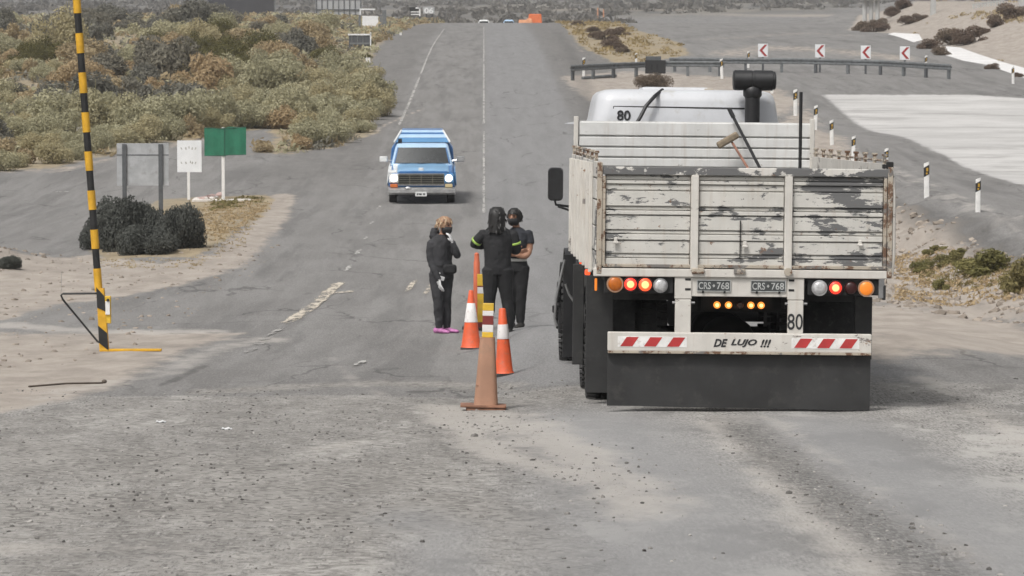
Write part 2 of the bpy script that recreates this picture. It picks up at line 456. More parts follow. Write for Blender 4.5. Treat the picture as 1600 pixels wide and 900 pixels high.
STROKES = [   # kind, strength, points in the photograph, width in metres, softness
    ('sand', 1.0, [(438, 308), (405, 360), (350, 412), (270, 438), (150, 462), (0, 478)], .9, .5),
    ('sand', .75, [(583, 210), (600, 196), (660, 170)], .2, .15),
    ('sand', .6, [(0, 268), (100, 265), (205, 240), (330, 218)], .8, .6),
    ('sand', .5, [(880, 62), (905, 78), (960, 100)], .5, .4),
    ('dust', .8, [(0, 508), (150, 518), (340, 517)], .5, .4),
    ('dust', .6, [(70, 620), (250, 585), (330, 545), (420, 530)], .7, .5),
    ('dust', .7, [(780, 650), (860, 690), (930, 740), (1000, 780)], .8, .5),
    ('dust', .8, [(690, 640), (740, 690), (800, 720), (900, 735)], .5, .35),
    ('dust', .5, [(500, 700), (640, 680), (760, 690)], .35, .3),
    ('dust', .5, [(0, 855), (150, 860), (320, 850)], .3, .2),
    ('dust', .6, [(1100, 660), (1180, 740), (1280, 830), (1350, 900)], .35, .25),
    ('dust', .45, [(1200, 650), (1330, 740), (1480, 850), (1560, 905)], .3, .2),
    ('dust', .55, [(1440, 590), (1520, 640), (1600, 690), (1680, 740)], .5, .35),
    ('dust', .5, [(520, 560), (560, 600), (600, 620)], .25, .2),
    ('gravel', 1.0, [(1150, 655), (1230, 730), (1350, 810), (1480, 905)], .42, .25), ('dark', .8, [(1160, 668), (1240, 735), (1360, 815), (1490, 905)], .40, .36),
    ('gravel', .9, [(-100, 700), (150, 720), (330, 730), (470, 750), (620, 740)], 1.1, .6),
    ('gravel', .8, [(-100, 800), (200, 790), (420, 800), (560, 815), (700, 790)], .8, .45),
    ('gravel', .6, [(740, 640), (800, 680), (880, 730), (930, 790)], .7, .4),
    ('gravel', .6, [(760, 780), (830, 830), (900, 880)], .5, .3),
    ('gravel', .7, [(330, 612), (470, 604), (600, 598), (700, 600), (790, 606)], .5, .3),
    ('gravel', .5, [(1340, 590), (1450, 620), (1600, 660)], .8, .5),
    ('smooth', .8, [(930, 660), (1000, 740), (1080, 905)], 1.3, .5),
    ('smooth', .8, [(1280, 660), (1420, 760), (1600, 880)], 1.0, .45),
    ('smooth', .6, [(700, 905), (690, 830), (640, 812)], .4, .2),
    ('dark', .85, [(247, 603), (285, 588), (318, 572)], .14, .09),
    ('dark', .5, [(505, 500), (560, 496), (618, 499)], .22, .16),
    ('dark', .55, [(160, 512), (240, 508), (420, 502), (500, 500)], .16, .14),
    ('dark', .55, [(330, 598), (480, 596), (640, 588), (700, 590)], .12, .1),
    ('dark', .45, [(600, 520), (560, 570), (545, 600)], .1, .09),
    ('dark', .45, [(668, 455), (655, 520), (650, 595)], .1, .09),
    ('dark', .4, [(640, 470), (600, 540)], .1, .09),
    ('dark', .5, [(575, 325), (545, 380), (510, 425), (480, 460)], .22, .2),
    ('dark', .4, [(650, 90), (640, 140), (615, 190)], .5, .5),
    ('dark', .5, [(583, 172), (640, 171)], .5, .4),
    ('dark', .35, [(690, 147), (755, 146)], .4, .4),
    ('dark', .3, [(755, 147), (860, 155)], .5, .5),
    ('dark', .35, [(640, 190), (750, 195), (860, 192)], .4, .35),
    ('dark', .3, [(780, 50), (800, 120), (835, 300), (850, 420)], .8, .7),
    ('dark', .5, [(870, 50), (900, 100), (915, 140), (930, 200)], 1.4, .7),
    ('dark', .5, [(1085, 118), (1050, 150)], .6, .5),
    ('dark', .35, [(0, 330), (200, 318), (330, 315), (420, 300)], 1.2, 1.0),
    ('dark', .35, [(1150, 130), (1380, 138), (1520, 145), (1600, 148)], 3.5, 1.5),
    ('dark', .4, [(1285, 150), (1420, 228), (1600, 300), (1700, 330)], 1.6, 1.0),
    ('dark', .4, [(700, 610), (860, 604), (900, 600)], .35, .25),
    ('dark', .5, [(1360, 575), (1450, 580), (1600, 575)], .4, .35),
    ('dark', .6, [(1395, 322), (1450, 345), (1540, 380), (1610, 408)], 1.3, .7),
    ('dark', .35, [(1440, 70), (1500, 45), (1580, 50)], 1.5, 1.4),
    ('dark', .35, [(1400, 30), (1480, 20), (1560, 30)], 1.5, 1.4),
    ('dark', .5, [(1365, 440), (1450, 470), (1540, 480), (1620, 490)], .8, .7),
    ('dark', .4, [(1400, 370), (1480, 390), (1560, 440), (1620, 470)], .7, .6),
    ('sand', .65, [(1140, 84), (1200, 74), (1290, 78), (1400, 90)], 3.5, 3),
    ('sand', .5, [(1100, 62), (1250, 52), (1330, 55)], 3, 3),
    ('sand', .8, [(930, 20), (1050, 22), (1180, 24), (1300, 24)], 9, 8),
    ('dust', .5, [(1290, 300), (1400, 262), (1540, 330), (1640, 370)], 1.2, 1.0),
    ('dark', .5, [(1060, 60), (1160, 48), (1300, 44)], 2.5, 2.2),
    ('dark', .3, [(1000, 70), (1150, 60), (1330, 72)], 2.5, 2.0),
]

# ------------------------------------------------------------------ ground sheet: fine in front, coarse towards the hills
rows = np.concatenate([np.arange(-24, 12, 1.5), np.arange(12, 36, .07), np.arange(36, 70, .17), np.arange(70, 200, .5), np.arange(200, 450, 1.4), np.geomspace(450, 5000, 90)])
NC = 380
u = np.linspace(-1, 1, NC)
Y = np.repeat(rows, NC)
X = (u[None, :] * (9 + .23 * np.maximum(rows, 0))[:, None]).ravel()
Z = height(X, Y)
nb = .35 * fbm(X * .7, Y * .16, 51) + .22 * fbm(X * 2.5, Y * .7, 61, 3)           # ragged borders
paint = np.zeros((len(X), 4)); paint2 = np.zeros((len(X), 4)); extra = np.zeros((len(X), 4))
def put(arr, ch, val): arr[:, ch] = np.maximum(arr[:, ch], val)
def rag(m, k=.55): return np.clip(m + k * nb * (m > .02) * (m < .98), 0, 1)
road_area = np.zeros(len(X))
put(paint, 1, rag(area(outline(SCRUB), X, Y, .8, .25)))
fs = area(outline(FARSCRUB), X, Y, 6, .15) * (Y > 385); put(paint, 3, fs)
put(paint, 1, rag(area(outline(VERGE), X, Y, .7, .2)))
put(paint, 0, rag(area(outline(MOUND), X, Y, .8, .2)))
put(paint, 0, .75 * rag(area(outline(RAILDIRT), X, Y, .9, .2)))
put(paint, 0, .8 * rag(area(outline(BANK), X, Y, .9, .25)))
put(paint, 0, rag(area(outline(RIGHTDIRT), X, Y, .9, .3)))
put(paint, 2, rag(area(outline(CONCRETE), X, Y, .5, .2), .3))
put(paint, 0, rag(area(outline(LEFTDIRT), X, Y, .5, .3)))
put(paint, 0, .8 * rag(area(outline(LEFTSAND), X, Y, .5, .3)))
put(paint, 0, rag(area(outline(HEAP), X, Y, .4, .3)))
put(paint, 1, rag(area(outline(ISLAND), X, Y, .35, .3)))
for kind, s, pts, w, f in STROKES:
    m = s * rag(stroke(outline(pts), X, Y, w, f), .4)
    if kind == 'sand': put(paint, 0, m)
    elif kind == 'dust': put(paint2, 1, m)
    elif kind == 'gravel': put(paint2, 0, m)
    elif kind == 'dark': put(paint2, 2, m)
    else: put(paint2, 3, m)
front = (1 - sstep(33.2, 34.6, Y + .6 * fbm(X * .7, Y * .3, 71) + .3 * (X < 0)))              # loose gravel this side of the pavement edge
fr = front * (1 - .75 * paint2[:, 3]) * (1 - .7 * sstep(1.0, 1.7, X)) * (1 - paint[:, 0])
put(paint2, 0, .5 * fr)
extra[:, 0] = sstep(-.25, .2, X) * (1 - sstep(4.2, 4.8, X)) * (Y > 34) * (Y < 380)     # newer half of the carriageway
extra[:, 1] = front
extra[:, 2] = rag(np.maximum(sstep(3.5, 4.0, X) * (1 - sstep(7, 8, X)), .7 * sstep(-4.4, -3.6, X) * 0 + .8 * sstep(3.7, 4.3, -X) * (1 - sstep(7, 8, -X))) * sstep(95, 125, Y) * (1 - sstep(375, 390, Y)), .3)
extra[:, 3] = 1
nr_, i = len(rows), np.arange(len(rows) - 1)[:, None] * NC + np.arange(NC - 1)[None, :]
quads = np.stack([i, i + 1, i + NC + 1, i + NC], -1).reshape(-1, 4)
cx, cy = X[quads].mean(1), Y[quads].mean(1)
pm = paint[quads].mean(1)
lay = np.zeros(len(quads), int)                                     # 0 ground 1 road 2 side road 3 new roadway
soft = np.maximum(np.maximum(pm[:, 0], pm[:, 1]), pm[:, 3]) > .5
lay[(~soft) & (cx > -7.2) & (cx < 4.6) & (cy > 34) & (cy < 400)] = 1
lay[(~soft) & (lay == 0) & (cx < -5) & (cy > 40) & (cy < 260)] = 2
lay[(~soft) & (cx > 9) & (cy > 60) & (cy < 420)] = 3
lay[pm[:, 2] > .5] = 4

def ground_material():
    k = NT("worn_asphalt_dirt_and_gravel")
    def attr(n):
        a = k.n("ShaderNodeAttribute", attribute_name=n); s = k.n("ShaderNodeSeparateColor"); k.l(a.outputs["Color"], s.inputs[0]); return s.outputs[0], s.outputs[1], s.outputs[2], a.outputs["Alpha"]
    dirt, scrub, conc, hills = attr("paint"); gravel, dust, dark, smooth = attr("paint2"); newer, frontm, shoulder, _ = attr("extra")
    P = k.pos()
    P2 = k.pos((1, .35, 1)); PT = k.pos((1, .06, 1))
    big = k.noise(P2, .35, 4); mid = k.noise(P2, 2.2, 6, .65); fine = k.noise(P, 22, 6, .75); vfine = k.noise(P, 70, 4, .8)
    track = k.noise(PT, 2.4, 4, .6)
    asp = k.mix(k.ramp(big, .3, .7), (.166, .160, .154), (.215, .208, .200))
    asp = k.mix(k.ramp(track, .38, .68, 0, .75), asp, (.25, .243, .235))
    asp = k.mix(k.ramp(k.noise(PT, 1.1, 5, .65), .50, .64, 0, .55), asp, (.118, .115, .112))
    asp = k.mix(newer, asp, k.mix(k.ramp(track, .3, .7), (.205, .203, .203), (.245, .243, .243)))
    asp = k.mix(k.math('MULTIPLY', shoulder, .75), asp, k.mix(k.ramp(mid, .35, .7), (.125, .119, .113), (.185, .176, .166)))
    asp = k.mix(k.ramp(fine, .35, .7, 0, .5), asp, (.12, .117, .113))
    grav = k.mix(k.ramp(mid, .3, .7), (.19, .180, .167), (.30, .287, .268))
    vo = k.voro(P, 26, "Color")
    sv = k.n("ShaderNodeSeparateColor"); k.l(vo, sv.inputs[0])
    grav = k.mix(k.ramp(sv.outputs[0], .55, .95, 0, .75), grav, (.085, .08, .075))
    grav = k.mix(k.ramp(sv.outputs[1], .7, 1.0, 0, .7), grav, (.36, .345, .32))
    loose = k.mix(k.ramp(mid, .3, .7), (.25, .24, .225), (.33, .318, .30))
    col = k.mix(k.ramp(k.math('ADD', frontm, k.math('MULTIPLY', k.math('SUBTRACT', fine, .5), .8)), .35, .75, 0, .8), asp, loose)
    # net of cracks in the old surface
    cv = k.n("ShaderNodeTexVoronoi", feature='DISTANCE_TO_EDGE'); cv.inputs["Scale"].default_value = .55
    wob = k.n("ShaderNodeVectorMath", operation='ADD'); nz = k.n("ShaderNodeTexNoise"); nz.inputs["Scale"].default_value = 1.3; nz.inputs["Detail"].default_value = 4
    k.l(k.pos((1, .3, 1)), nz.inputs["Vector"]); k.l(k.pos((1, .3, 1)), wob.inputs[0]); k.l(nz.outputs["Color"], wob.inputs[1]); k.l(wob.outputs[0], cv.inputs["Vector"])
    crack = k.math('MULTIPLY', k.ramp(cv.outputs["Distance"], .006, .022, 1, 0), k.ramp(k.noise(P2, .5, 3), .5, .62))
    spk = k.noise(k.pos((1, .14, 1)), 55, 3, .7)
    col = k.mix(k.math('MULTIPLY', k.ramp(spk, .515, .63), k.math('MULTIPLY', k.math('ADD', .25, k.math('MULTIPLY', frontm, .5)), k.math('SUBTRACT', 1.0, k.math('MULTIPLY', smooth, .7)))), col, (.07, .067, .063))
    col = k.mix(k.math('MULTIPLY', k.ramp(spk, .48, .36), k.math('ADD', .2, k.math('MULTIPLY', frontm, .35))), col, (.42, .405, .385))
    crack = k.math('MULTIPLY', crack, k.math('SUBTRACT', 1.0, frontm))
    col = k.mix(k.math('MULTIPLY', crack, .6), col, (.06, .058, .056))
    arcs = k.noise(k.pos((.8, .22, 1)), 1.5, 5, .68)
    col = k.mix(k.math('MULTIPLY', frontm, k.ramp(arcs, .52, .62, 0, .75)), col, (.415, .40, .375))
    col = k.mix(k.math('MULTIPLY', frontm, k.ramp(arcs, .38, .47, .7, 0)), col, (.15, .144, .137))
    g = k.ramp(k.math('ADD', gravel, k.math('MULTIPLY', k.math('SUBTRACT', k.noise(P, 9, 6, .75), .5), 1.7)), .3, .62)
    col = k.mix(g, col, grav)
    col = k.mix(k.math('MULTIPLY', smooth, .85), col, (.232, .232, .234))
    dcol = k.mix(k.ramp(mid, .3, .7), (.262, .230, .200), (.375, .335, .293))
    dcol = k.mix(k.ramp(fine, .5, .8, 0, .6), dcol, (.2, .165, .135))
    dcol = k.mix(k.ramp(big, .45, .75, 0, .6), dcol, (.335, .30, .265))
    scol = k.mix(k.ramp(mid, .3, .7), (.24, .19, .12), (.36, .295, .2))
    scol = k.mix(k.ramp(big, .4, .7, 0, .7), scol, (.27, .24, .19))
    scol = k.mix(k.ramp(fine, .45, .8, 0, .8), scol, (.12, .105, .065))
    ccol = k.mix(k.ramp(k.noise(k.pos((.4, .5, 1)), .5, 6, .65), .3, .7), (.40, .392, .38), (.52, .51, .495))
    ccol = k.mix(k.ramp(k.noise(k.pos((.25, .5, 1)), .8, 6, .72), .5, .66, 0, .75), ccol, (.30, .29, .28))
    hcol = k.mix(k.ramp(k.noise(k.pos((.4, .1, 1)), .11, 5, .65), .35, .62), (.10, .098, .095), (.19, .175, .15))
    hcol = k.mix(k.ramp(k.noise(k.pos((.06, .1, 1)), .06, 4, .6), .55, .68, 0, .55), hcol, (.26, .2, .14))
    n1 = k.math('MULTIPLY', k.math('SUBTRACT', mid, .5), 1.0)
    e = lambda m: k.ramp(k.math('ADD', m, n1), .3, .7)
    col = k.mix(e(dirt), col, dcol); col = k.mix(e(scrub), col, scol); col = k.mix(e(conc), col, ccol); col = k.mix(hills, col, hcol)
    col = k.mix(k.math('MULTIPLY', e(dust), .7), col, (.40, .375, .345))
    grit = k.math('SUBTRACT', 1.0, k.math('MULTIPLY', frontm, k.ramp(k.math('ADD', k.math('MULTIPLY', spk, .6), k.math('MULTIPLY', fine, .4)), .43, .56, .85, 0)))
    col = k.mix(k.math('MULTIPLY', k.math('MULTIPLY', e(dark), grit), .62), col, (.07, .068, .065))
    k.base(col)
    h = k.math('ADD', k.math('MULTIPLY', fine, .5), k.math('MULTIPLY', vfine, .5))
    h = k.math('ADD', h, k.math('MULTIPLY', k.math('MULTIPLY', g, sv.outputs[0]), .9))
    k.bump(h, .55, .02)
    return k.set(.92, 0, .25)
GROUND = ground_material()

def sheet(name, sel, kind='structure'):
    q = quads[sel]; ids, inv = np.unique(q, return_inverse=True); inv = inv.reshape(-1)
    me = bpy.data.meshes.new(name)
    me.vertices.add(len(ids)); me.vertices.foreach_set("co", np.stack([X[ids], Y[ids], Z[ids]], -1).ravel())
    me.loops.add(len(inv)); me.loops.foreach_set("vertex_index", inv.astype(np.int32))
    nq = len(q); me.polygons.add(nq)
    me.polygons.foreach_set("loop_start", np.arange(0, nq * 4, 4, dtype=np.int32))
    me.polygons.foreach_set("use_smooth", np.ones(nq, bool))
    me.update(calc_edges=True)
    for nm, a in (("paint", paint), ("paint2", paint2), ("extra", extra)):
        at_ = me.attributes.new(nm, 'FLOAT_COLOR', 'POINT'); at_.data.foreach_set("color", a[ids].astype(np.float32).ravel())
    me.materials.append(GROUND)
    o = bpy.data.objects.new(name, me); COL.objects.link(o); o["kind"] = kind
    return o
for j, nm in enumerate(("ground", "road", "side_road", "gravel_roadway", "concrete_roadway")):
    sheet(nm, lay == j)

# ------------------------------------------------------------------ painted lines, each a worn strip just above the surface
def line_mat(name, c, wear):
    k = NT(name); P = k.pos((1, .25, 1))
    w = k.ramp(k.noise(P, 5, 7, .8), wear - .05, wear + .05)
    at_ = k.n('ShaderNodeAttribute', attribute_name='rim'); w = k.math('MAXIMUM', w, k.ramp(k.math('ADD', at_.outputs['Fac'], k.math('MULTIPLY', k.math('SUBTRACT', k.noise(P, 7, 5, .7), .5), 1.2)), .45, .7))
    k.base(c); k.set(.85, 0, .2)
    tr = k.n('ShaderNodeBsdfTransparent'); mx = k.n('ShaderNodeMixShader'); k.l(w, mx.inputs[0]); k.l(k.b.outputs[0], mx.inputs[1]); k.l(tr.outputs[0], mx.inputs[2])
    k.l(mx.outputs[0], k.t.nodes['Material Output'].inputs[0]); return k.mat
PALE = line_mat("worn_white_road_paint", (.40, .39, .37), .53)
CREAM = line_mat("cream_road_paint", (.50, .45, .375), .52)
FAINT = line_mat("faint_road_paint", (.30, .29, .275), .47)

def strip(name, pts, width, m, lift_=.012):
    P = [at(*p) for p in pts]; path = []
    for a, b in zip(P, P[1:]):
        n = max(2, int((b - a).length / 1.0))
        path += [a.lerp(b, i / n) for i in range(n)]
    path.append(P[-1]); mb = MB(); L, Rr, Mm = [], [], []
    for i, p in enumerate(path):
        t = path[min(i + 1, len(path) - 1)] - path[max(i - 1, 0)]
        s = Vector((t.y, -t.x, 0)).normalized() * (width / 2) * (.8 + .3 * random.random())
        for lst, sg in ((L, -1.6), (Mm, 0), (Rr, 1.6)):
            q = p + s * sg; lst.append((q.x, q.y, hz(q.x, q.y) + lift_ + .00012 * max(0, p.y - 100)))
    n = len(path)
    mb.add(L + Mm + Rr, [(q * n + i, q * n + i + 1, (q + 1) * n + i + 1, (q + 1) * n + i) for q in (0, 1) for i in range(n - 1)])
    o = mb.build(name, m); o["kind"] = 'structure'
    ra = o.data.attributes.new("rim", 'FLOAT', 'POINT'); ra.data.foreach_set("value", np.concatenate([np.ones(n), np.array([1.0] + [0.0] * (n - 2) + [1.0]), np.ones(n)]).astype(np.float32))
    return o
strip("edge_line", [(445, 508), (490, 478), (532, 440)], .24, CREAM)
strip("edge_line", [(380, 556), (410, 535), (442, 511)], .16, FAINT)
for p, q in (((541, 425), (549, 413)), ((556, 400), (564, 388)), ((569, 376), (574, 368)), ((579, 352), (583, 345)), ((590, 328), (594, 320))):
    strip("edge_line", [p, q], .12, PALE)
strip("edge_line", [(623, 197), (640, 160), (656, 120)], .15, PALE)
strip("edge_line", [(657, 117), (668, 90), (684, 60), (694, 46)], .13, PALE)
strip("centre_line", [(756, 335), (756, 250), (756, 205)], .09, PALE)
strip("centre_line", [(756, 195), (756, 140), (756, 100)], .11, PALE)
strip("centre_line", [(756, 97), (756, 60), (756, 42)], .11, PALE)
strip("road_marking", [(528, 460), (549, 454)], .26, CREAM)
strip("road_marking", [(634, 458), (649, 437)], .13, CREAM)
strip("road_marking", [(664, 462), (676, 440)], .11, CREAM)
strip("road_marking", [(558, 575), (568, 562)], .12, PALE)
strip("road_marking", [(612, 503), (640, 503)], .3, FAINT)
strip("side_road_line", [(0, 318), (60, 312), (120, 309)], .25, FAINT)
strip("side_road_line", [(80, 301), (120, 299)], .4, PALE)
# ------------------------------------------------------------------ the tipper truck seen from behind
_dg = bpy.context.evaluated_depsgraph_get
def lettering(name, body, h, m, parent, c, width=None, shear=0.0, wscale=1.0, bold=0.0, rotz=0.0, depth=.0015, rx=math.pi / 2):
    """raised flat lettering on a surface that faces the camera"""
    cu = bpy.data.curves.new(name, 'FONT'); cu.body = body; cu.size = 1; cu.shear = shear; cu.offset = bold
    cu.extrude = depth; cu.align_x = 'CENTER'; cu.align_y = 'CENTER'; cu.resolution_u = 3
    t = bpy.data.objects.new(name, cu); COL.objects.link(t); bpy.context.view_layer.update()
    me = bpy.data.meshes.new_from_object(t.evaluated_get(_dg()))
    bpy.data.objects.remove(t)
    co = np.array([v.co[:] for v in me.vertices]); ctr = (co.max(0) + co.min(0)) / 2; ext = co.max(0) - co.min(0)
    s = h / ext[1]; sx = s * wscale if width is None else width / ext[0]
    M = Matrix.Rotation(rotz, 4, 'Z') @ Matrix.Rotation(rx, 4, 'X')
    for v in me.vertices:
        q = Vector(((v.co.x - ctr[0]) * sx, (v.co.y - ctr[1]) * s, v.co.z))
        v.co = (M @ q) + Vector(c)
    me.materials.clear(); me.materials.append(m); me.name = name
    o = bpy.data.objects.new(name, me); COL.objects.link(o); o.parent = parent
    return o

TX, TD, TZ = 2.244, 30.56, CAM_Z - 3.03
TYAW, TPITCH, TROLL = .0087, -.020, .011
truck = empty("cargo_truck", (TX, TD, TZ), "worn white tipper truck with peeling tailgate seen from behind", "truck", rot=(TPITCH, TROLL, TYAW))
def tl(px, row, y=0.0):
    """truck coordinates of a spot of the photograph, y metres ahead of the tailgate"""
    p = lift(px, row, TD + y)
    return Vector((p.x - TX + TYAW * y, y, p.z - TZ - TPITCH * y))
def tx(px, y=0.0): return tl(px, 400, y).x
def tz(row, y=0.0): return tl(1160, row, y).z

L_IN, R_IN = tx(942), tx(1379)
zt, zb = tz(263), tz(417)
# tailgate: frame, posts and every board
bay = [(tx(943), tx(1075.5)), (tx(1088.5), tx(1222)), (tx(1235.5), tx(1377))]
boards = [(277, 282.5, .0), (284, 289, .018), (290.5, 298.5, .002), (300.5, 323.5, .016), (325.5, 329.5, .0), (331, 337, .022), (339, 360.5, .012), (362.5, 366.5, .0), (368, 376.5, .022), (378.5, 397.5, .012), (399.5, 404, .0), (405.5, 415, .016)]
plank_meshes = {}
tailgate = MB()
tailgate.box2((L_IN, .034, zb), (R_IN, .06, tz(275)))
gate = tailgate.build("tailgate", WHITE_WORN, truck)
for x0, x1 in bay:
    for a, b, d in boards:
        mb = MB(); x0_, x1_ = x0 + random.uniform(0, .004), x1 - random.uniform(0, .004)
        mb.box2((x0_, .03 - d - .01, tz(b)), (x1_, .0335, tz(a)))
        mb.build("board", WHITE_WORN, gate, bevel=.004)
for px, w in ((1082, 12), (1228.7, 12)):
    mb = MB(); mb.box2((tx(px - w / 2), -.034, tz(424)), (tx(px + w / 2), .0335, tz(275))); mb.build("upright", WHITE_OLD, gate, bevel=.006)
mb = MB(); mb.box2((tx(938), -.02, tz(275)), (tx(1391), .05, tz(262.5))); mb.build("top_rail", RAIL_GREY, gate, bevel=.006)
mb = MB(); mb.box2((tx(940), -.028, tz(419.5)), (tx(1383), .03, tz(414.5))); mb.build("hinge_bar", RUSTY, gate, bevel=.004)
for px in (940, 1380):
    mb = MB(); mb.box2((tx(px - 2.5), -.02, tz(418)), (tx(px + 2.5), .028, tz(277))); mb.build("edge_frame", RUSTY, gate, bevel=.003)
mb = MB(); mb.box2((tx(1153), -.014, tz(404)), (tx(1154.6), .0, tz(345))); mb.build("rod", DARK, gate)
for px, row in ((959, 378), (1161, 382), (1341, 378)):
    mb = MB(); mb.box((tx(px), -.02, tz(row)), (.03, .03, .055)); mb.box((tx(px), -.03, tz(row + 3)), (.05, .02, .02)); mb.build("latch", WHITE_OLD, gate, bevel=.005)

# rear corner posts and the sill under the box
for px, w, nm in ((933.5, 8, 0), (1387.5, 8, 1)):
    mb = MB(); mb.box2((tx(px - w / 2), -.03, tz(432 if nm else 430)), (tx(px + w / 2), .07, tz(256 if nm == 0 else 259)))
    mb.build("corner_post", RUSTY, truck, bevel=.006)
mb = MB(); mb.box((tx(1387), .03, tz(256)), (.06, .06, .06)); mb.box((tx(1378), .03, tz(258)), (.03, .05, .04)); mb.build("corner_latch", DARK, truck, bevel=.008)
mb = MB(); mb.tube([tl(1391, 268), tl(1394, 300), tl(1394, 400), tl(1391, 428)], .018, 8); mb.build("lashing_pipe", WHITE_OLD, truck, smooth=50)
mb = MB(); mb.box2((tx(925), -.026, tz(434)), (tx(1384), .09, tz(421))); mb.build("rear_sill", WHITE_OLD, truck, bevel=.008)
mb = MB()
for px in (1088, 1153):
    mb = MB(); mb.box((tx(px), -.035, tz(424)), (.11 if px < 1100 else .1, .03, .05)); mb.build("hinge", RUSTY, truck, bevel=.01)
mb = MB(); mb.lathe([(.012, -.04), (.035, -.04), (.035, .0), (.012, .0)], (tx(1229), -.02, tz(424)), 'y', 12); mb.build("hinge_ring", RUSTY, truck, smooth=40)

# the box: side boards with stakes, headboard, floor
BL = 6.6
side_in = {}
for s, nm in ((-1, "near"), (1, "off")):
    xo = (tx(931) if s < 0 else tx(1389)); xf = tl(893 if s < 0 else 1269, 300, BL).x
    def sx(y, off=0.0): return xo + (xf - xo) * y / BL + s * off
    side = MB()
    zbb, ztt = 1.2, 2.17
    side.rings([[(sx(.08, -.03), .08, zbb), (sx(.08, -.012), .08, zbb), (sx(.08, -.012), .08, ztt), (sx(.08, -.03), .08, ztt)], [(sx(BL, -.03), BL, zbb), (sx(BL, -.012), BL, zbb), (sx(BL, -.012), BL, ztt + .03), (sx(BL, -.03), BL, ztt + .03)]])
    sb = side.build("side_board", WHITE_OLD, truck)
    hs_ = [(1.2, 1.38), (1.395, 1.6), (1.615, 1.83), (1.845, 2.02), (2.035, 2.17)]
    for a, b in hs_:
        mb = MB(); a2, b2 = a, b + (.03 if b > 2.1 else 0)
        mb.rings([[(sx(.08, -.012), .08, a), (sx(.08, .018), .08, a), (sx(.08, .018), .08, b), (sx(.08, -.012), .08, b)], [(sx(BL, -.012), BL, a2), (sx(BL, .018), BL, a2), (sx(BL, .018), BL, b2), (sx(BL, -.012), BL, b2)]])
        mb.build("board", WHITE_WORN if s < 0 else WHITE_OLD, sb, bevel=.005)
    for y in np.linspace(.75, BL - .3, 8):
        mb = MB(); mb.box((sx(y, .036), y, 1.67), (.034, .07, .98)); mb.build("stake", WHITE_OLD, sb, bevel=.006)
    for y in np.linspace(.5, BL - .2, 9 if s > 0 else 7):
        mb = MB(); z0 = 2.17 + .03 * y / BL
        mb.box((sx(y), y, z0 + .025), (.03, .035, .10)); mb.box((sx(y) - .0, y, z0 + .08), (.05, .05, .022))
        mb.build("rope_peg", RUSTY, sb, bevel=.004)
    mb = MB(); mb.tube([(sx(.3), .3, 2.2), (sx(3), 3, 2.215), (sx(BL), BL, 2.235)], .012, 6); mb.build("rope_rail", RUSTY, sb)
hb = MB(); xl, xr = tl(894, 300, BL).x, tl(1270, 300, BL).x
zh = tz(190.5, BL)
hb.box2((xl, BL + .02, 1.2), (xr, BL + .05, zh))
head = hb.build("headboard", WHITE_HEAD, truck)
hz_ = [1.2, 1.62, 1.9, tz(249, BL), tz(231, BL), tz(214, BL), zh]
hz_ = [1.2, 1.5, 1.8, tz(262, BL)] + [tz(r_, BL) for r_ in (247, 231, 214, 191)]
for a, b in zip(hz_, hz_[1:]):
    mb = MB(); mb.box2((xl + .05, BL - .012, a + .008), (xr - .05, BL + .0215, b - .008)); mb.build("board", WHITE_HEAD, head, bevel=.008)
for px in (896.5, 1265.5):
    mb = MB(); mb.box2((tl(px - 3.5, 300, BL).x, BL - .03, 1.2), (tl(px + 3.5, 300, BL).x, BL + .06, zh + .045)); mb.build("headboard_post", WHITE_OLD, head, bevel=.006)
mb = MB(); mb.box2((xl, .09, 1.2), (xr, BL, 1.27)); mb.build("bed_floor", DARK, truck)

# lamps
def disc(name, c, r, m, rim=None, parent=truck, depth=.03, core=None, rimr=1.16):
    mb = MB(); mb.lathe([(r * .2, -depth), (r * .75, -depth * .9), (r, -depth * .45), (r, 0.01)], c, 'y', 20)
    o = mb.build(name, m, parent, smooth=50)
    if rim:
        q = MB(); q.lathe([(r * 1.01, -depth * .55), (r * rimr, -depth * .5), (r * rimr, .012), (r * 1.01, .012)], c, 'y', 20); q.build("lamp_rim", rim, o, smooth=40)
    if core:
        q = MB(); q.lathe([(r * .1, -depth - .004), (r * .55, -depth - .0005), (r * .55, -depth * .6)], c, 'y', 16); q.build("bulb", core, o, smooth=40)
    return o
for a, b in ((942, 1050), (1261, 1378)):
    mb = MB(); mb.box2((tx(a), .01, tz(460)), (tx(b), .05, tz(434.5))); mb.build("lamp_panel", DARK, truck, bevel=.005)
zl = tz(447)
yl = -.0
LA = .064
disc("lamp", (tx(959), yl, tz(446)), LA, AMBER_OFF, AMBER_RIM)
disc("lamp", (tx(983), yl, tz(446)), .058, RED_LIT, DARK_RED_LENS, core=HOT_CORE)
disc("lamp", (tx(1006), yl, tz(446.5)), .060, ORANGE_RED_LIT, DARK_RED_LENS, core=HOT_CORE)
disc("lamp", (tx(1030), yl, tz(447.5)), .056, CLEAR_LENS, STEEL)
disc("lamp", (tx(1279), yl, tz(449)), .060, CLEAR_LENS, CHROME)
disc("lamp", (tx(1304), yl, tz(448.5)), .058, RED_LIT, DARK_RED_LENS, core=HOT_CORE)
disc("lamp", (tx(1328), yl, tz(448.5)), .055, DARK_RED_LENS)
disc("lamp", (tx(1352), yl, tz(449)), .062, AMBER_DIM, AMBER_RIM)
for px, row in ((929, 447),):
    mb = MB(); mb.box((tx(px), -.0, tz(row)), (.022, .03, .11)); o = mb.build("side_marker", AMBER_DIM, truck, bevel=.008)
for px, row, y in ((903.5, 401, 4.2), (907.5, 412, 3.2), (916, 428, 1.4)):
    mb = MB(); p = tl(px, row, y); mb.box(p, (.05, .05, .05)); mb.build("side_marker", ORANGE_RED_LIT, truck, bevel=.01)
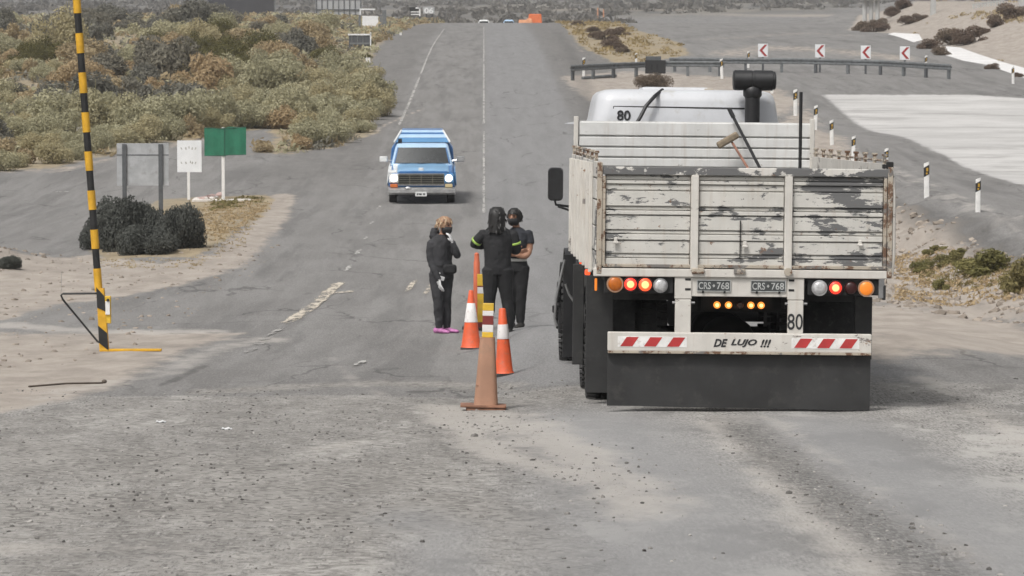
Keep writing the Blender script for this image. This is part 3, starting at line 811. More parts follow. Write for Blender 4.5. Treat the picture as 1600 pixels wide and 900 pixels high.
mb = MB(); mb.box((tx(1376), -.0, tz(449)), (.05, .04, .17)); mb.build("lamp_bracket", STEEL, truck, bevel=.005)
mb = MB(); mb.box((tx(1380), -.0, tz(455)), (.03, .04, .13)); mb.build("side_lamp_holder", BLACK, truck, bevel=.006)

# plate panel, plates, columns, bumper
mb = MB(); mb.box2((tx(1079), .0, tz(464)), (tx(1229), .05, tz(434.2))); mb.build("plate_panel", WHITE_OLD, truck, bevel=.005)
for a, b in ((1087, 1140), (1171, 1226)):
    cx_ = (tx(a) + tx(b)) / 2; w_ = tx(b) - tx(a); zc_ = tz(447)
    mb = MB(); mb.box((cx_, -.006, zc_), (w_, .008, .10)); pl = mb.build("licence_plate", PLATE, truck, bevel=.003)
    mb = MB()
    for sz, c_ in (((w_, .004, .006), (0, .047)), ((w_, .004, .006), (0, -.047)), ((.006, .004, .09), (w_ / 2 - .003, 0)), ((.006, .004, .09), (-w_ / 2 + .003, 0))):
        mb.box((cx_ + c_[0], -.0115, zc_ + c_[1]), sz)
    mb.build("plate_border", PLATE_TXT, pl)
    lettering("plate_lettering", "CRS", .062, PLATE_TXT, pl, (cx_ - w_ * .27, -.0115, zc_), width=w_ * .36, bold=.012)
    lettering("plate_lettering", "768", .062, PLATE_TXT, pl, (cx_ + w_ * .27, -.0115, zc_), width=w_ * .36, bold=.012)
    mb = MB(); mb.prism([(cx_ - .012, zc_), (cx_, zc_ - .016), (cx_ + .012, zc_), (cx_, zc_ + .016)], -.0115, -.0095); mb.build("emblem", PLATE_TXT, pl)
    mb = MB()
    for dx in (-.32, .32): mb.box((cx_ + dx * w_, -.012, zc_ - .055), (.018, .012, .02))
    mb.build("plate_clip", DARK, pl)
for a, b, txt in ((1052.5, 1079, None), (1229, 1255, "80")):
    cxm = (tx(a) + tx(b)) / 2
    mb = MB(); mb.box2((tx(a), -.012, tz(468)), (tx(b), .06, tz(434.2))); cu = mb.build("bumper_column", WHITE_OLD, truck, bevel=.006)
    mb = MB(); mb.box2((tx(a + 1), -.018, tz(521)), (tx(b - 1), .055, tz(468.8))); mb.build("column_sleeve", WHITE_OLD, cu, bevel=.006)
    mb = MB()
    for row in (437.5, 453): mb.box((tx(b - 6 if txt is None else a + 6), -.0125, tz(row)), (.05, .004, .02))
    mb.build("slot", DARK, cu, bevel=.004)
    mb = MB()
    for q in (a - 1.5, b + 1.5): mb.lathe([(.012, -.012), (.012, .02)], (tx(q), .0, tz(474)), 'x', 8)
    mb.build("pin", STEEL, cu)
    if txt: lettering("number", txt, .142, INK, cu, (tx(1241.3), -.0195, tz(502)), width=.135, bold=.008)
mb = MB(); mb.box2((tx(948.5), -.03, tz(550)), (tx(1361.5), .05, tz(520.5))); bump_ = mb.build("bumper", WHITE_OLD, truck, bevel=.008)
mb = MB(); mb.box2((tx(949), -.036, tz(553.5)), (tx(1361), .02, tz(549.5))); mb.build("bumper_edge", RUSTY, bump_, bevel=.003)
for xs in ((968, 1005, 1041), (1240, 1276, 1311)):
    mb = MB(); mb.box2((tx(xs[0] - 4), -.0325, tz(543.5)), (tx(xs[2] + 31), -.0295, tz(527))); mb.build("white_tape", WHITE_TAPE, bump_)
    for x0 in xs:
        mb = MB(); ax = tx(x0); ww = .105; sl = .055; z0, z1 = tz(542.5), tz(528)
        mb.prism([(ax, z0), (ax + ww, z0), (ax + ww + sl, z1), (ax + sl, z1)], -.0345, -.0322); mb.build("red_stripe", RED_TAPE, bump_)
for wd_, a_, b_ in (("DE", 1114, 1136), ("LUJO", 1141, 1182), ("!!!", 1187, 1204)):
    lettering("slogan_word", wd_, .07, INK, bump_, (tx((a_ + b_) / 2), -.0318, tz(536)), width=(b_ - a_) / 180.0, shear=.32, bold=.035)
# mud flap behind the bumper, and the middle lamps in the dark under the bed
mb = MB(); nx = 14
fr_, bk_ = [], []
for i_ in range(nx + 1):
    x_ = tx(949) + (tx(1361.5) - tx(949)) * i_ / nx; wv = .012 * math.sin(i_ * .9)
    fr_.append([(x_, .03, tz(552)), (x_, .035 + wv, tz(600)), (x_, .045 + wv * 1.6, tz(636.5 + 3.5 * i_ / nx))])
vs = [p for c in fr_ for p in c] + [(p[0], p[1] + .014, p[2]) for c in fr_ for p in c]; nn = len(fr_) * 3; fs_ = []
for i_ in range(nx):
    for j_ in range(2):
        a = i_ * 3 + j_; fs_ += [(a, a + 1, a + 4, a + 3), (nn + a, nn + a + 3, nn + a + 4, nn + a + 1)]
    fs_ += [(i_ * 3 + 2, nn + i_ * 3 + 2, nn + i_ * 3 + 5, i_ * 3 + 5), (i_ * 3, i_ * 3 + 3, nn + i_ * 3 + 3, nn + i_ * 3)]
fs_ += [(0, nn, nn + 1, 1), (1, nn + 1, nn + 2, 2), (nn - 3, nn - 2, 2 * nn - 2, 2 * nn - 3), (nn - 2, nn - 1, 2 * nn - 1, 2 * nn - 2)]
mb.add(vs, fs_); mb.build("mud_flap", FLAP, truck, smooth=40)
mb = MB(); mb.box((tx(1154), .30, tz(476)), (.62, .03, .10)); mb.build("lamp_bar", DARK, truck)
for px, lit in ((1119, 1), (1137, 1), (1155, 0), (1172, 1), (1188, 1)):
    disc("marker_lamp", (tx(px, .27), .27, tz(477, .27)), .031, AMBER_LIT if lit else DULL_LENS, core=AMBER_CORE if lit else None)
# chassis: rails, axle covers; dark crossmember boxes added for the shade underneath; mudguards
mb = MB()
for x_ in (-.42, .42): mb.box((x_, 4.4, 1.02), (.09, 8.2, .26))
mb.box((0, .5, 1.0), (.9, .08, .3)); mb.box((0, 2.6, .98), (.9, .12, .26)); mb.box((0, 5, 1.0), (1.2, 1.0, .4))
mb.build("chassis", DARK, truck, bevel=.006)
mb = MB(); mb.box2((-1.2, .12, 1.12), (1.2, 6.5, 1.2)); mb.build("subframe", DARK, truck)
for y_ in (1.7, 3.05, 7.2):
    mb = MB(); mb.tube([(-1.0, y_, .5), (1.0, y_, .5)], .09, 10); mb.ell((0, y_, .52), (.26, .25, .24), 14, 8)
    mb.build("axle", DARK, truck, smooth=50)
def wheel(cx_, y_, w, r=.51, side=-1, hub=0.0):
    mb = MB(); h = w / 2
    mb.lathe([(r * .56, -h * .9), (r * .75, -h), (r * .93, -h * .96), (r, -h * .78), (r, h * .78), (r * .93, h * .96), (r * .75, h), (r * .56, h * .9)], (cx_, y_, r), 'x', 40, 0)
    for k_ in range(44):
        a = 2 * math.pi * k_ / 44
        for q in (-.5, .02, .52):
            mb.box((cx_ + q * w, y_ + (r + .002) * math.cos(a + q * .08), r + (r + .002) * math.sin(a + q * .08)), (w * .36, .045, .026), 0, (a - math.pi / 2, 0, 0))
    o = mb.build("wheel", RUBBER, truck, smooth=35)
    q = MB(); q.lathe([(r * .57, side * h * .86), (r * .55, side * h * .3), (r * .3, side * h * .2), (r * .28, side * (h * .6 + hub)), (r * .16, side * (h * .75 + hub)), (.02, side * (h * .8 + hub))], (cx_, y_, r), 'x', 24)
    q.build("rim", STEEL, o, smooth=40)
    n_ = MB()
    for k_ in range(10):
        a = 2 * math.pi * k_ / 10; n_.lathe([(.018, side * h * .2), (.018, side * (h * .45 + hub * .8))], (cx_, y_ + r * .42 * math.cos(a), r + r * .42 * math.sin(a)), 'x', 6)
    n_.build("wheel_nuts", BLACK, o)
    return o
lx = tx(918, 1.7)
for y_ in (1.7, 3.05):
    for s in (-1, 1):
        xw = abs(lx) - .03 if s < 0 else 1.1
        wheel(s * (xw - .14), y_, .27, side=s); wheel(s * (xw - .48), y_, .27, side=s)
wheel(tx(901, 7.2), 7.2, .27, side=-1, hub=.11); wheel(1.05, 7.2, .27, side=1, hub=.1)
# flaps and guards in front of the wheels
def guard(a, b, r0, r1, y_, th=.03):
    mb = MB(); p, q = tl(a, r1, y_), tl(b, r0, y_); mb.box2((p.x, y_, p.z), (q.x, y_ + th, q.z)); return mb.build("mudguard", FLAP, truck, bevel=.006)
guard(914, 957, 433, 616, .95); guard(1334, 1362, 462, 560, .5); guard(1250, 1334, 433, 470, .95); guard(893.5, 911, 415, 572, 2.5); guard(957, 1050, 433, 470, .95)
for s in (-1, 1):
    mb = MB(); xa, xb = (tx(916, 1.7), tx(986, 1.7)) if s < 0 else (.62, 1.2)
    for yc in (1.7, 3.05):
        rr = [[(x_, yc + .60 * math.cos(t), .55 + .57 * math.sin(t)) for x_ in (xa, xb)] + [(x_, yc + .58 * math.cos(t), .55 + .55 * math.sin(t)) for x_ in (xb, xa)] for t in np.linspace(.15, math.pi - .15, 12)]
        mb.rings(rr)
    mb.build("wheel_arch", RUBBER, truck, smooth=40)
mb = MB()
rr = [[(x_, 7.2 + .66 * math.cos(t), .55 + .64 * math.sin(t)) for x_ in (tx(880, 7.2), tx(900, 7.2))] + [(x_, 7.2 + .63 * math.cos(t), .55 + .61 * math.sin(t)) for x_ in (tx(900, 7.2), tx(880, 7.2))] for t in np.linspace(-.2, math.pi + .2, 16)]
mb.rings(rr); mb.box2((tx(879, 6.5), 6.5, tz(560, 6.5)), (tx(898, 6.5), 6.54, tz(400, 6.5))); mb.build("front_mudguard", BLACK, truck, smooth=40)
mb = MB(); mb.tube([tl(881, 408, 6.3), tl(876, 430, 6.3), tl(868, 470, 6.3), tl(866, 500, 6.3), tl(870, 512, 6.3)], .016, 7); mb.build("air_hose", STEEL, truck, smooth=60)
mb = MB(); mb.tube([tl(882, 446, 6.2), tl(888, 462, 6.2), tl(896, 474, 6.2)], .014, 7); mb.build("hose", STEEL, truck, smooth=60)
mb = MB()
for k_ in range(5): mb.lathe([(.06, -.02), (.06, .02)], (tx(875, 6.9) - .02, 7.0 + .05 * k_ - .1, .78 - .10 * k_), 'x', 8)
mb.box((tx(876, 6.9), 7.0, .56), (.05, .10, .56)); mb.box((tx(870, 6.9), 7.0, .54), (.10, .06, .08)); mb.build("step_bracket", BLACK, truck, bevel=.01)

# cab
cab = MB()
secs = [(1.0, 1.16, 7.1, 9.3, .12), (1.9, 1.16, 7.1, 9.3, .14), (2.35, 1.10, 7.12, 9.1, .16), (2.62, 1.0, 7.14, 8.9, .18), (2.80, .972, 7.16, 8.75, .18), (2.872, .950, 7.19, 8.7, .18), (2.908, .915, 7.24, 8.66, .18), (2.926, .86, 7.30, 8.6, .18), (2.935, .75, 7.42, 8.5, .18)]
cxc = (tx(930, 7.3) + tx(1203, 7.3)) / 2
top = tz(140, 7.3)
rings_ = []
for z_, hw, y0, y1, r_ in secs:
    z_ = z_ + (top - 2.935) * sstep(1.9, 2.6, z_)
    rings_.append([(cxc + a, (y0 + y1) / 2 + b, z_) for a, b in rrect(hw, (y1 - y0) / 2, r_, 5)])
cab.rings(rings_)
cab_o = cab.build("cab", CAB_WHITE, truck, smooth=50)
mb = MB(); p, q = tl(1000, 142, 7.6), tl(1100, 136.5, 7.6)
mb.rings([[(a, b, z_) for a, b in [(p.x - e, 7.5 - e), (q.x + e, 7.5 - e), (q.x + e, 8.2), (p.x - e, 8.2)]] for z_, e in ((p.z - .05, .06), (q.z - .004, 0), (q.z, -.03))])
mb.build("roof_hatch", CAB_WHITE, cab_o, smooth=30)
mb = MB(); ybk = 7.13
for (a, r0), (b, r1) in (((955, 167.5), (1160, 168.5)), ((955, 167.5), (952, 192))):
    mb.tube([tl(a, r0, ybk + .03), tl(b, r1, ybk + .02)], .0085, 6)
mb.build("panel_seam", BLACK, cab_o)
yk = 7.14
lettering("number", "80", .112, INK, cab_o, (tx(970.5, yk), yk - .004, tz(181.5, yk)), width=.145, bold=.022, depth=.003)
mb = MB(); mb.tube([tl(1031, 141, 7.35), tl(1020, 150, 7.1), tl(1006, 166, 7.05), tl(997, 184, 7.0), tl(990, 196, 6.95)], .021, 7); mb.build("brake_cable", BLACK, cab_o, smooth=60)
mb = MB(); mb.box(tl(1104, 141, 7.5), (.10, .08, .04)); mb.build("roof_lamp", RUSTY, cab_o, bevel=.01)
# air intake: a standing pipe with a lying drum on top
yi = 6.95
mb = MB(); mb.tube([(tx(1171, yi), yi, 1.6), (tx(1171, yi), yi, tz(150, yi))], .080, 20)
pipe = mb.build("intake_pipe", BLACK, truck, smooth=40)
mb = MB(); mb.lathe([(.080, tz(152, yi)), (.10, tz(148, yi)), (.10, tz(138, yi)), (.07, tz(132, yi))], (tx(1171, yi), yi, 0), 'z', 20); mb.build("intake_neck", BLACK, pipe, smooth=40)
xa, xb, zc_ = tx(1140, yi), tx(1207, yi), tz(124.5, yi)
mb = MB(); mb.lathe([(.06, xa), (.095, xa + .004), (.109, xa + .02), (.109, xa + .2), (.104, xa + .205), (.104, xa + .225), (.109, xa + .23), (.109, xb - .035), (.098, xb - .03), (.098, xb - .012), (.085, xb), (.04, xb)], (0, yi, zc_), 'x', 26)
mb.build("intake_drum", BLACK, pipe, smooth=40)
# mirror
ym = 7.7
p0, p1 = tl(853.5, 316, ym), tl(877.5, 264, ym)
mb = MB(); hx_, hz2 = (p1.x - p0.x) / 2, (p1.z - p0.z) / 2
mb.rings([[((p0.x + p1.x) / 2 + a * k_, ym + d_, (p0.z + p1.z) / 2 + b * k_) for a, b in rrect(hx_, hz2, .045, 4)] for k_, d_ in ((.93, -.02), (1.0, .0), (1.0, .05), (.8, .09))])
mir = mb.build("mirror", BLACK, truck, smooth=40)
mb = MB(); mb.tube([tl(865, 316, ym), tl(866, 322, ym), tl(889, 325, ym + .1)], .014, 7); mb.tube([tl(870, 325, ym), tl(889, 331, ym + .1), (-1.0, ym + .1, tz(334, ym))], .013, 7); mb.build("mirror_arm", BLACK, mir, smooth=60)
mb = MB(); p = tl(885, 194, 8.0); mb.prism([(p.x - .05, p.z - .008), (p.x + .08, p.z - .014), (p.x + .08, p.z + .02)], 8.0, 8.04); mb.build("sun_visor_tip", CAB_WHITE, truck)

# loose gear standing in the bed, each its own thing
def tw(p): return truck.matrix_basis @ Vector(p)
truck_M = Matrix.Translation((TX, TD, TZ)) @ Euler((TPITCH, TROLL, TYAW)).to_matrix().to_4x4()
def gear(name, loc, label, cat):
    w = truck_M @ Vector(loc); return empty(name, w, label, cat, rot=(TPITCH, TROLL, TYAW))
yb = 6.1
foot = Vector((tx(1185, yb) + .12, yb - .5, 1.28)); o = gear("iron_bar", foot, "thin black iron bar leaning on the inside of the white headboard", "bar")
mb = MB(); a = tl(1137, 172, 6.52) - foot; b = tl(1185, 262, 6.2) - foot; c = b + (b - a) * ((b.z - .0) / (a.z - b.z)) ; mb.tube([a, b, c], .017, 7); mb.build("shaft", BLACK, o)
mb = MB(); mb.tube([a + Vector((-.01, 0, .02)), a + (b - a) * .12], .024, 7); mb.build("grip", BLACK, o)
foot = Vector((tx(1165, yb) + .3, yb - .5, 1.28)); o = gear("yard_broom", foot, "wooden broom standing head up against the white headboard", "broom")
p, q = tl(1118, 228, 6.4) - foot, tl(1150, 209, 6.4) - foot
mb = MB(); mid_ = (p + q) / 2; d_ = q - p; mb.box(mid_, (d_.length, .07, .075), 0, (0, -math.atan2(d_.z, d_.x), 0)); mb.build("broom_head", WOOD, o, bevel=.02)
mb = MB(); a, b = tl(1141, 222, 6.4) - foot, tl(1166, 262, 6.2) - foot; c = b + (b - a) * (b.z / (a.z - b.z)); mb.tube([a, b, c], .014, 7); mb.build("broom_handle", RED_WOOD, o)
mb = MB(); p_ = tl(1248, 142, 5.2); foot = Vector((p_.x, 5.2, 1.28)); o = gear("black_pole", foot, "straight black pole standing upright in the truck bed near the headboard corner", "pole")
mb.tube([(0, 0, 0), (0, 0, p_.z - 1.28)], .0175, 8); mb.build("shaft", BLACK, o)
mb = MB(); mb.box((0, 0, .01), (.12, .12, .02)); mb.build("foot_plate", DARK, o)
# ------------------------------------------------------------------ the oncoming pickup
BLUE = plain("sky_blue_car_paint", (.10, .245, .44), .25, 0, .1, 1.2)
BLUE_DK = plain("mid_blue_car_paint", (.045, .15, .36), .3, 0, .1, 1.5)
BONNET = plain("light_blue_bonnet", (.20, .37, .56), .3, 0, .12, 2, dirt=(.26, .40, .55))  # lighter blue than the rest of the body
PALE_BLUE = plain("pale_blue_car_paint", (.38, .53, .70), .3, 0, .08, 1.5)
CAR_WHITE = plain("off_white_paint_and_lit_flank", (.70, .71, .70), .3, 0, .1, 2)  # white paint, also the painted-in brightness of the pickup's lit side
GLASS = plain("dark_car_glass", (.02, .023, .023), .14, 0, .2, 3, spec=.7)
HEADLIGHT = glow("lit_headlight", (.9, .9, .88), 1.6, (1.0, .98, .94))
GRILLE = plain("dark_grille", (.015, .016, .015), .5, .2, .3, 10)
GRILLE_BAR = plain("tarnished_grille_bar", (.22, .21, .17), .4, .5, .2, 10)
INDICATOR = plain("orange_indicator", (.6, .16, .04), .3, 0, .1, 10)
PALE_LENS = plain("pale_amber_lens", (.55, .45, .25), .3, 0, .1, 10)

PD = 104.0
pc = lift(659, 322, PD)
pickup = empty("pickup_truck", (pc.x, PD, hz(pc.x, PD)), "blue pickup with a striped camper shell and lit headlights driving towards the people", "pickup", rot=(.01, 0, .012))
def sect(y, zb_, zt_, wb, wt, r_=.06):
    h = (zt_ - zb_)
    pts = [(-wb + .05, zb_), (-wb, zb_ + .12 * h), (-wb * 1.0, zb_ + .55 * h), (-wt, zt_ - .12 * h), (-wt + .07, zt_), (0, zt_ + .015), (wt - .07, zt_), (wt, zt_ - .12 * h), (wb, zb_ + .55 * h), (wb, zb_ + .12 * h), (wb - .05, zb_)]
    return [(x, y, z) for x, z in pts]
mb = MB()
mb.rings([sect(.02, .50, .88, .94, .90), sect(.10, .46, .955, .98, .94), sect(.5, .44, 1.0, 1.0, .96), sect(1.25, .42, 1.08, 1.01, .97), sect(1.6, .42, 1.12, 1.01, .98), sect(3.0, .42, 1.12, 1.01, .98), sect(4.95, .45, 1.10, 1.0, .97), sect(5.05, .5, 1.05, .97, .93)])
body = mb.build("body", BLUE_DK, pickup, smooth=35)
# flank panels: light on one side painted in as white, other side blue; bonnet
for s in (-1, 1):
    mb = MB()
    mb.rings([[(s * (1.006), y, a), (s * (1.03), y, a), (s * (1.03 - .03), y, b), (s * (.985 - .03), y, b)] for y, a, b in ((.10, .60, .95), (.5, .52, 1.0), (1.5, .50, 1.06), (5.0, .50, 1.05))])
    mb.build("side_panel", CAR_WHITE if s < 0 else BLUE, body, bevel=.01)
mb = MB()
mb.rings([[(-.70 - .02, y, z - .02), (-.70, y, z), (-.3, y, z + .035), (0, y, z + .02), (.3, y, z + .035), (.78, y, z), (.80, y, z - .02)] for y, z in ((.05, .955), (.12, .985), (.6, 1.03), (1.2, 1.10), (1.42, 1.125))])
mb.build("bonnet", BONNET, body, smooth=40)
mb = MB(); mb.rings([[(x_, y, z_) for x_, z_ in ((-.96, .9 + dz), (-.96, .955 + dz), (-.72, .985 + dz), (-.72, .9 + dz))] for y, dz in ((.06, 0), (.5, .03), (1.3, .12))]); mb.build("wing", CAR_WHITE, body, bevel=.015)  # light falling on this wing is painted in as white
mb = MB(); mb.box((-.02, .10, 1.0), (.15, .05, .14)); mb.build("bonnet_badge", CAR_WHITE, body, bevel=.02)
mb = MB(); mb.box2((-.66, -.005, .90), (.76, .03, .975)); mb.build("bonnet_lip", BLUE_DK, body, bevel=.012)
# cab greenhouse
mb = MB()
def gh(z, hw, y0, y1, r_=.1): return [(a, (y0 + y1) / 2 + b, z) for a, b in rrect(hw, (y1 - y0) / 2, r_, 3)]
mb.rings([gh(1.08, .93, 1.35, 2.75), gh(1.20, .90, 1.42, 2.74), gh(1.62, .80, 1.74, 2.70), gh(1.70, .76, 1.82, 2.66), gh(1.735, .68, 1.95, 2.55)])
cabp = mb.build("cab", PALE_BLUE, pickup, smooth=40)
def wsp(u, v):                                             # windscreen plane: u across, v up
    z = 1.165 + v * (1.615 - 1.165); y = 1.395 + v * (1.725 - 1.395); return (u * (.845 - .105 * v), y - .012, z)
mb = MB(); ns = 8
g = [wsp(-1 + 2 * i / ns, v) for v in (0, .5, 1) for i in range(ns + 1)]
mb.add([(x, y - .05 * (1 - (x / .85) ** 2), z) for x, y, z in g] + [(x, y + .01, z) for x, y, z in g],
       [(r_ * (ns + 1) + i, r_ * (ns + 1) + i + 1, (r_ + 1) * (ns + 1) + i + 1, (r_ + 1) * (ns + 1) + i) for r_ in range(2) for i in range(ns)] +
       [(27 + r_ * (ns + 1) + i, 27 + (r_ + 1) * (ns + 1) + i, 27 + (r_ + 1) * (ns + 1) + i + 1, 27 + r_ * (ns + 1) + i + 1) for r_ in range(2) for i in range(ns)])
mb.build("windscreen", GLASS, cabp, smooth=60)
for s in (-1, 1):
    mb = MB(); mb.rings([[(s * (.925 - .115 * v), y0, 1.18 + .42 * v), (s * (.925 - .115 * v), y1, 1.18 + .42 * v)] for v, y0, y1 in ((0, 1.62, 2.6), (1, 1.86, 2.6))], closed=False, cap=False)
    mb.build("side_window", GLASS, cabp)
mb = MB(); mb.tube([wsp(-.97, -.02), wsp(-.97, 1.0)], .02, 6); mb.build("screen_pillar", BLUE_DK, cabp)
mb = MB(); mb.tube([wsp(.97, -.02), wsp(.97, 1.0)], .02, 6); mb.build("screen_pillar", BLUE_DK, cabp)
mb = MB(); mb.tube([(-.15, 1.395, 1.16), (.30, 1.40, 1.19)], .01, 5); mb.build("wiper", BLACK, cabp)
# camper shell with stripes
mb = MB()
mb.rings([[(x, y, z) for x, z in ((-.97, 1.08), (-.93, 1.55), (-.80, 1.74), (-.62, 2.10), (.62, 2.10), (.80, 1.74), (.93, 1.55), (.97, 1.08))] for y in (2.82, 4.95)])
shell = mb.build("camper_shell", BLUE_DK, pickup, bevel=.03)
mb = MB()   # over-cab slope: bands one above the other
def band(z0, z1, m, nm, out):
    def w(z): return .845 - (z - 1.74) * .60
    def yy(z): return 2.30 + (z - 1.74) * 1.25 - out
    q = MB(); q.rings([[(-w(z0), yy(z0), z0), (w(z0), yy(z0), z0), (w(z0), 2.83, z0), (-w(z0), 2.83, z0)], [(-w(z1), yy(z1), z1), (w(z1), yy(z1), z1), (w(z1), 2.83, z1), (-w(z1), 2.83, z1)]])
    q.build(nm, m, shell, bevel=.008)
band(1.752, 1.885, BLUE, "front_panel", 0)
band(1.888, 1.985, PALE_BLUE, "pale_stripe", .014)
band(1.988, 2.035, BLUE_DK, "dark_stripe", .0)
band(2.038, 2.105, PALE_BLUE, "roof_edge", .014)
for s in (-1, 1):
    q = MB(); q.tube([(s * .845, 2.28, 1.75), (s * .63, 2.72, 2.10)], .03, 6); q.build("edge_trim", CAR_WHITE, shell)
mb = MB(); mb.box((-.66, 2.05, 1.80), (.12, .2, .14)); mb.tube([(-.64, 2.0, 1.72), (-.64, 2.0, 1.88)], .03, 6); mb.build("roof_spotlight", BLACK, cabp, bevel=.02)
# front end
mb = MB(); mb.box2((-.69, -.02, .57), (.66, .03, .885)); gr = mb.build("grille", GRILLE, body, bevel=.01)
mb = MB()
for i in range(5): mb.box((-.69 + .3375 * i * 1.0, -.026, .73), (.016, .012, .31))
mb.build("grille_uprights", GRILLE_BAR, gr)
mb = MB()
for z_ in (.60, .66, .725, .79, .855): mb.box((-.015, -.028, z_), (1.34, .01, .014))
mb.build("grille_bars", GRILLE_BAR, gr)
mb = MB()
for z_ in (.565, .893): mb.box((-.015, -.03, z_), (1.36, .02, .022))
mb.build("grille_surround", CHROME, gr)
for x_ in (-.82, .80):
    mb = MB(); mb.box((x_, .0, .765), (.30, .05, .27)); hsd = mb.build("lamp_surround", CAR_WHITE if x_ < 0 else BLUE, body, bevel=.02)  # surround on the lit side painted white, the other blue
    mb = MB(); mb.lathe([(.02, -.045), (.09, -.035), (.112, -.01), (.112, .03)], (x_, -.02, .765), 'y', 20); mb.build("headlight", HEADLIGHT, body, smooth=50)
    mb = MB(); mb.box((x_ + (0.0 if x_ < 0 else -.0), -.02, .545), (.22, .05, .10)); mb.build("indicator", INDICATOR if x_ < 0 else PALE_LENS, body, bevel=.012)
mb = MB(); mb.rings([[(x_, y, z_) for z_, y in ((.28, .0 + k), (.34, -.10 + k), (.44, -.10 + k), (.50, .0 + k))] for x_, k in ((-1.0, .25), (-.97, .02), (-.5, -.02), (.5, -.02), (.97, .02), (1.0, .25))], cap=True); mb.build("bumper", CHROME, body, smooth=30)
mb = MB(); mb.box((-.02, -.14, .30), (.34, .012, .13)); np_ = mb.build("licence_plate", CAR_WHITE, body, bevel=.005)
mb = MB()
for dx, w in ((-.10, .05), (-.02, .08), (.09, .06)): mb.box((-.02 + dx, -.148, .30), (w, .004, .05))
mb.build("plate_marks", PLATE, np_)
mb = MB(); mb.ell((-.40, -.11, .47), (.10, .03, .05), 12, 6); mb.build("fog_lamp", CHROME, body, smooth=60)
mb = MB(); mb.box2((-.72, .1, .30), (.72, .3, .42)); mb.build("valance", BLACK, body)
for y_ in (.95, 4.0):
    for s in (-1, 1):
        mb = MB(); mb.lathe([(.2, -.11), (.33, -.115), (.36, -.08), (.36, .08), (.33, .115), (.2, .11)], (s * .86, y_, .36), 'x', 28); wo_ = mb.build("wheel", RUBBER, pickup, smooth=40)
        mb = MB(); mb.lathe([(.2, s * .10), (.15, s * .07), (.05, s * .10)], (s * .86, y_, .36), 'x', 18); mb.build("rim", STEEL, wo_, smooth=40)
for s in (-1, 1):
    mb = MB(); mb.tube([(s * .90, 1.62, 1.22), (s * 1.06, 1.6, 1.25)], .014, 6); ar = mb.build("mirror_arm", CHROME, pickup)
    mb = MB(); mb.rings([[(s * 1.15 + a * k_, 1.58 + d_, 1.27 + b * k_) for a, b in rrect(.12, .085, .03, 3)] for k_, d_ in ((.8, -.06), (1, -.02), (1, .04))]); mb.build("mirror", CHROME if s > 0 else CAR_WHITE, ar, smooth=40)

# ------------------------------------------------------------------ the three people
SKIN = plain("skin", (.36, .19, .12), .55, 0, .12, 10)
SKIN2 = plain("tanned_skin", (.30, .155, .095), .55, 0, .12, 10)
JACKET = plain("charcoal_jacket", (.030, .030, .033), .85, 0, .35, 9, bump=.2)
TROUSER = plain("dark_grey_trousers", (.034, .034, .037), .85, 0, .3, 9, bump=.2)
BLACK_CLOTH = plain("black_cloth", (.010, .010, .011), .85, 0, .35, 8, bump=.2)
BLACK_CLOTH2 = plain("black_workwear", (.013, .013, .0145), .85, 0, .35, 8, bump=.2)
NAVY_TEE = plain("dark_navy_tee", (.019, .021, .027), .85, 0, .25, 9, bump=.2)
HAIR_O = plain("coppery_blond_hair", (.33, .20, .12), .6, 0, .35, 30)
HAIR_B = plain("blond_hair_edge", (.50, .38, .25), .6, 0, .35, 30)
HAIR_K = plain("black_hair", (.012, .011, .010), .5, 0, .3, 30)
MASK = plain("black_face_mask", (.010, .010, .011), .7, 0, .2, 10)
GLOVE = plain("white_glove", (.66, .66, .66), .7, 0, .1, 14)
SHOE_P = plain("pink_trainers", (.45, .16, .36), .6, 0, .4, 18)
SHOE_K = plain("black_shoes", (.018, .016, .014), .6, 0, .3, 10)
SOLE = plain("pale_sole", (.55, .45, .50), .7, 0, .2, 10)
HIVIS = plain("lime_reflective_band", (.33, .50, .09), .5, 0, .15, 12)
BELT = plain("pale_belt_strip", (.5, .5, .47), .7, 0, .15, 12)
EYE = plain("eye", (.03, .02, .02), .2, 0, .1, 10)

def hand(mb, wrist, direction, palm_n, mat, curl=.5, s=1.0, side=1):
    """palm, four fingers of unequal length and a thumb from the side of the palm"""
    d = Vector(direction).normalized(); n = Vector(palm_n); n = (n - d * n.dot(d)).normalized(); w = d.cross(n)
    P = lambda a, b, c: Vector(wrist) + (d * a + w * b + n * c) * s
    mb.rings([[P(a, hw * math.cos(t), .015 * th * math.sin(t)) for t in np.linspace(0, 2 * math.pi, 12, endpoint=False)] for a, hw, th in ((-.01, .026, 1.3), (.03, .038, 1.1), (.07, .042, 1.0), (.095, .040, .8))], mat)
    for j, (off, L) in enumerate(((-.031, .070), (-.0105, .080), (.0105, .074), (.031, .056))):
        pts, ang, q = [], 0.0, P(.085, off, 0)
        pts.append(q)
        for k, fr in enumerate((.42, .33, .25)):
            ang += curl * (.45, .6, .5)[k]
            q = q + (d * math.cos(ang) + n * math.sin(ang)) * L * fr * s; pts.append(q)
        mb.tube(pts, [.0100 * s, .0095 * s, .0088 * s, .0075 * s], 8, mat)
    q = P(.02, -.032 * side, .004)
    mb.tube([q, P(.05, -.056 * side, .014), P(.078, -.060 * side, .024)], [.0115 * s, .0105 * s, .0085 * s], 8, mat)

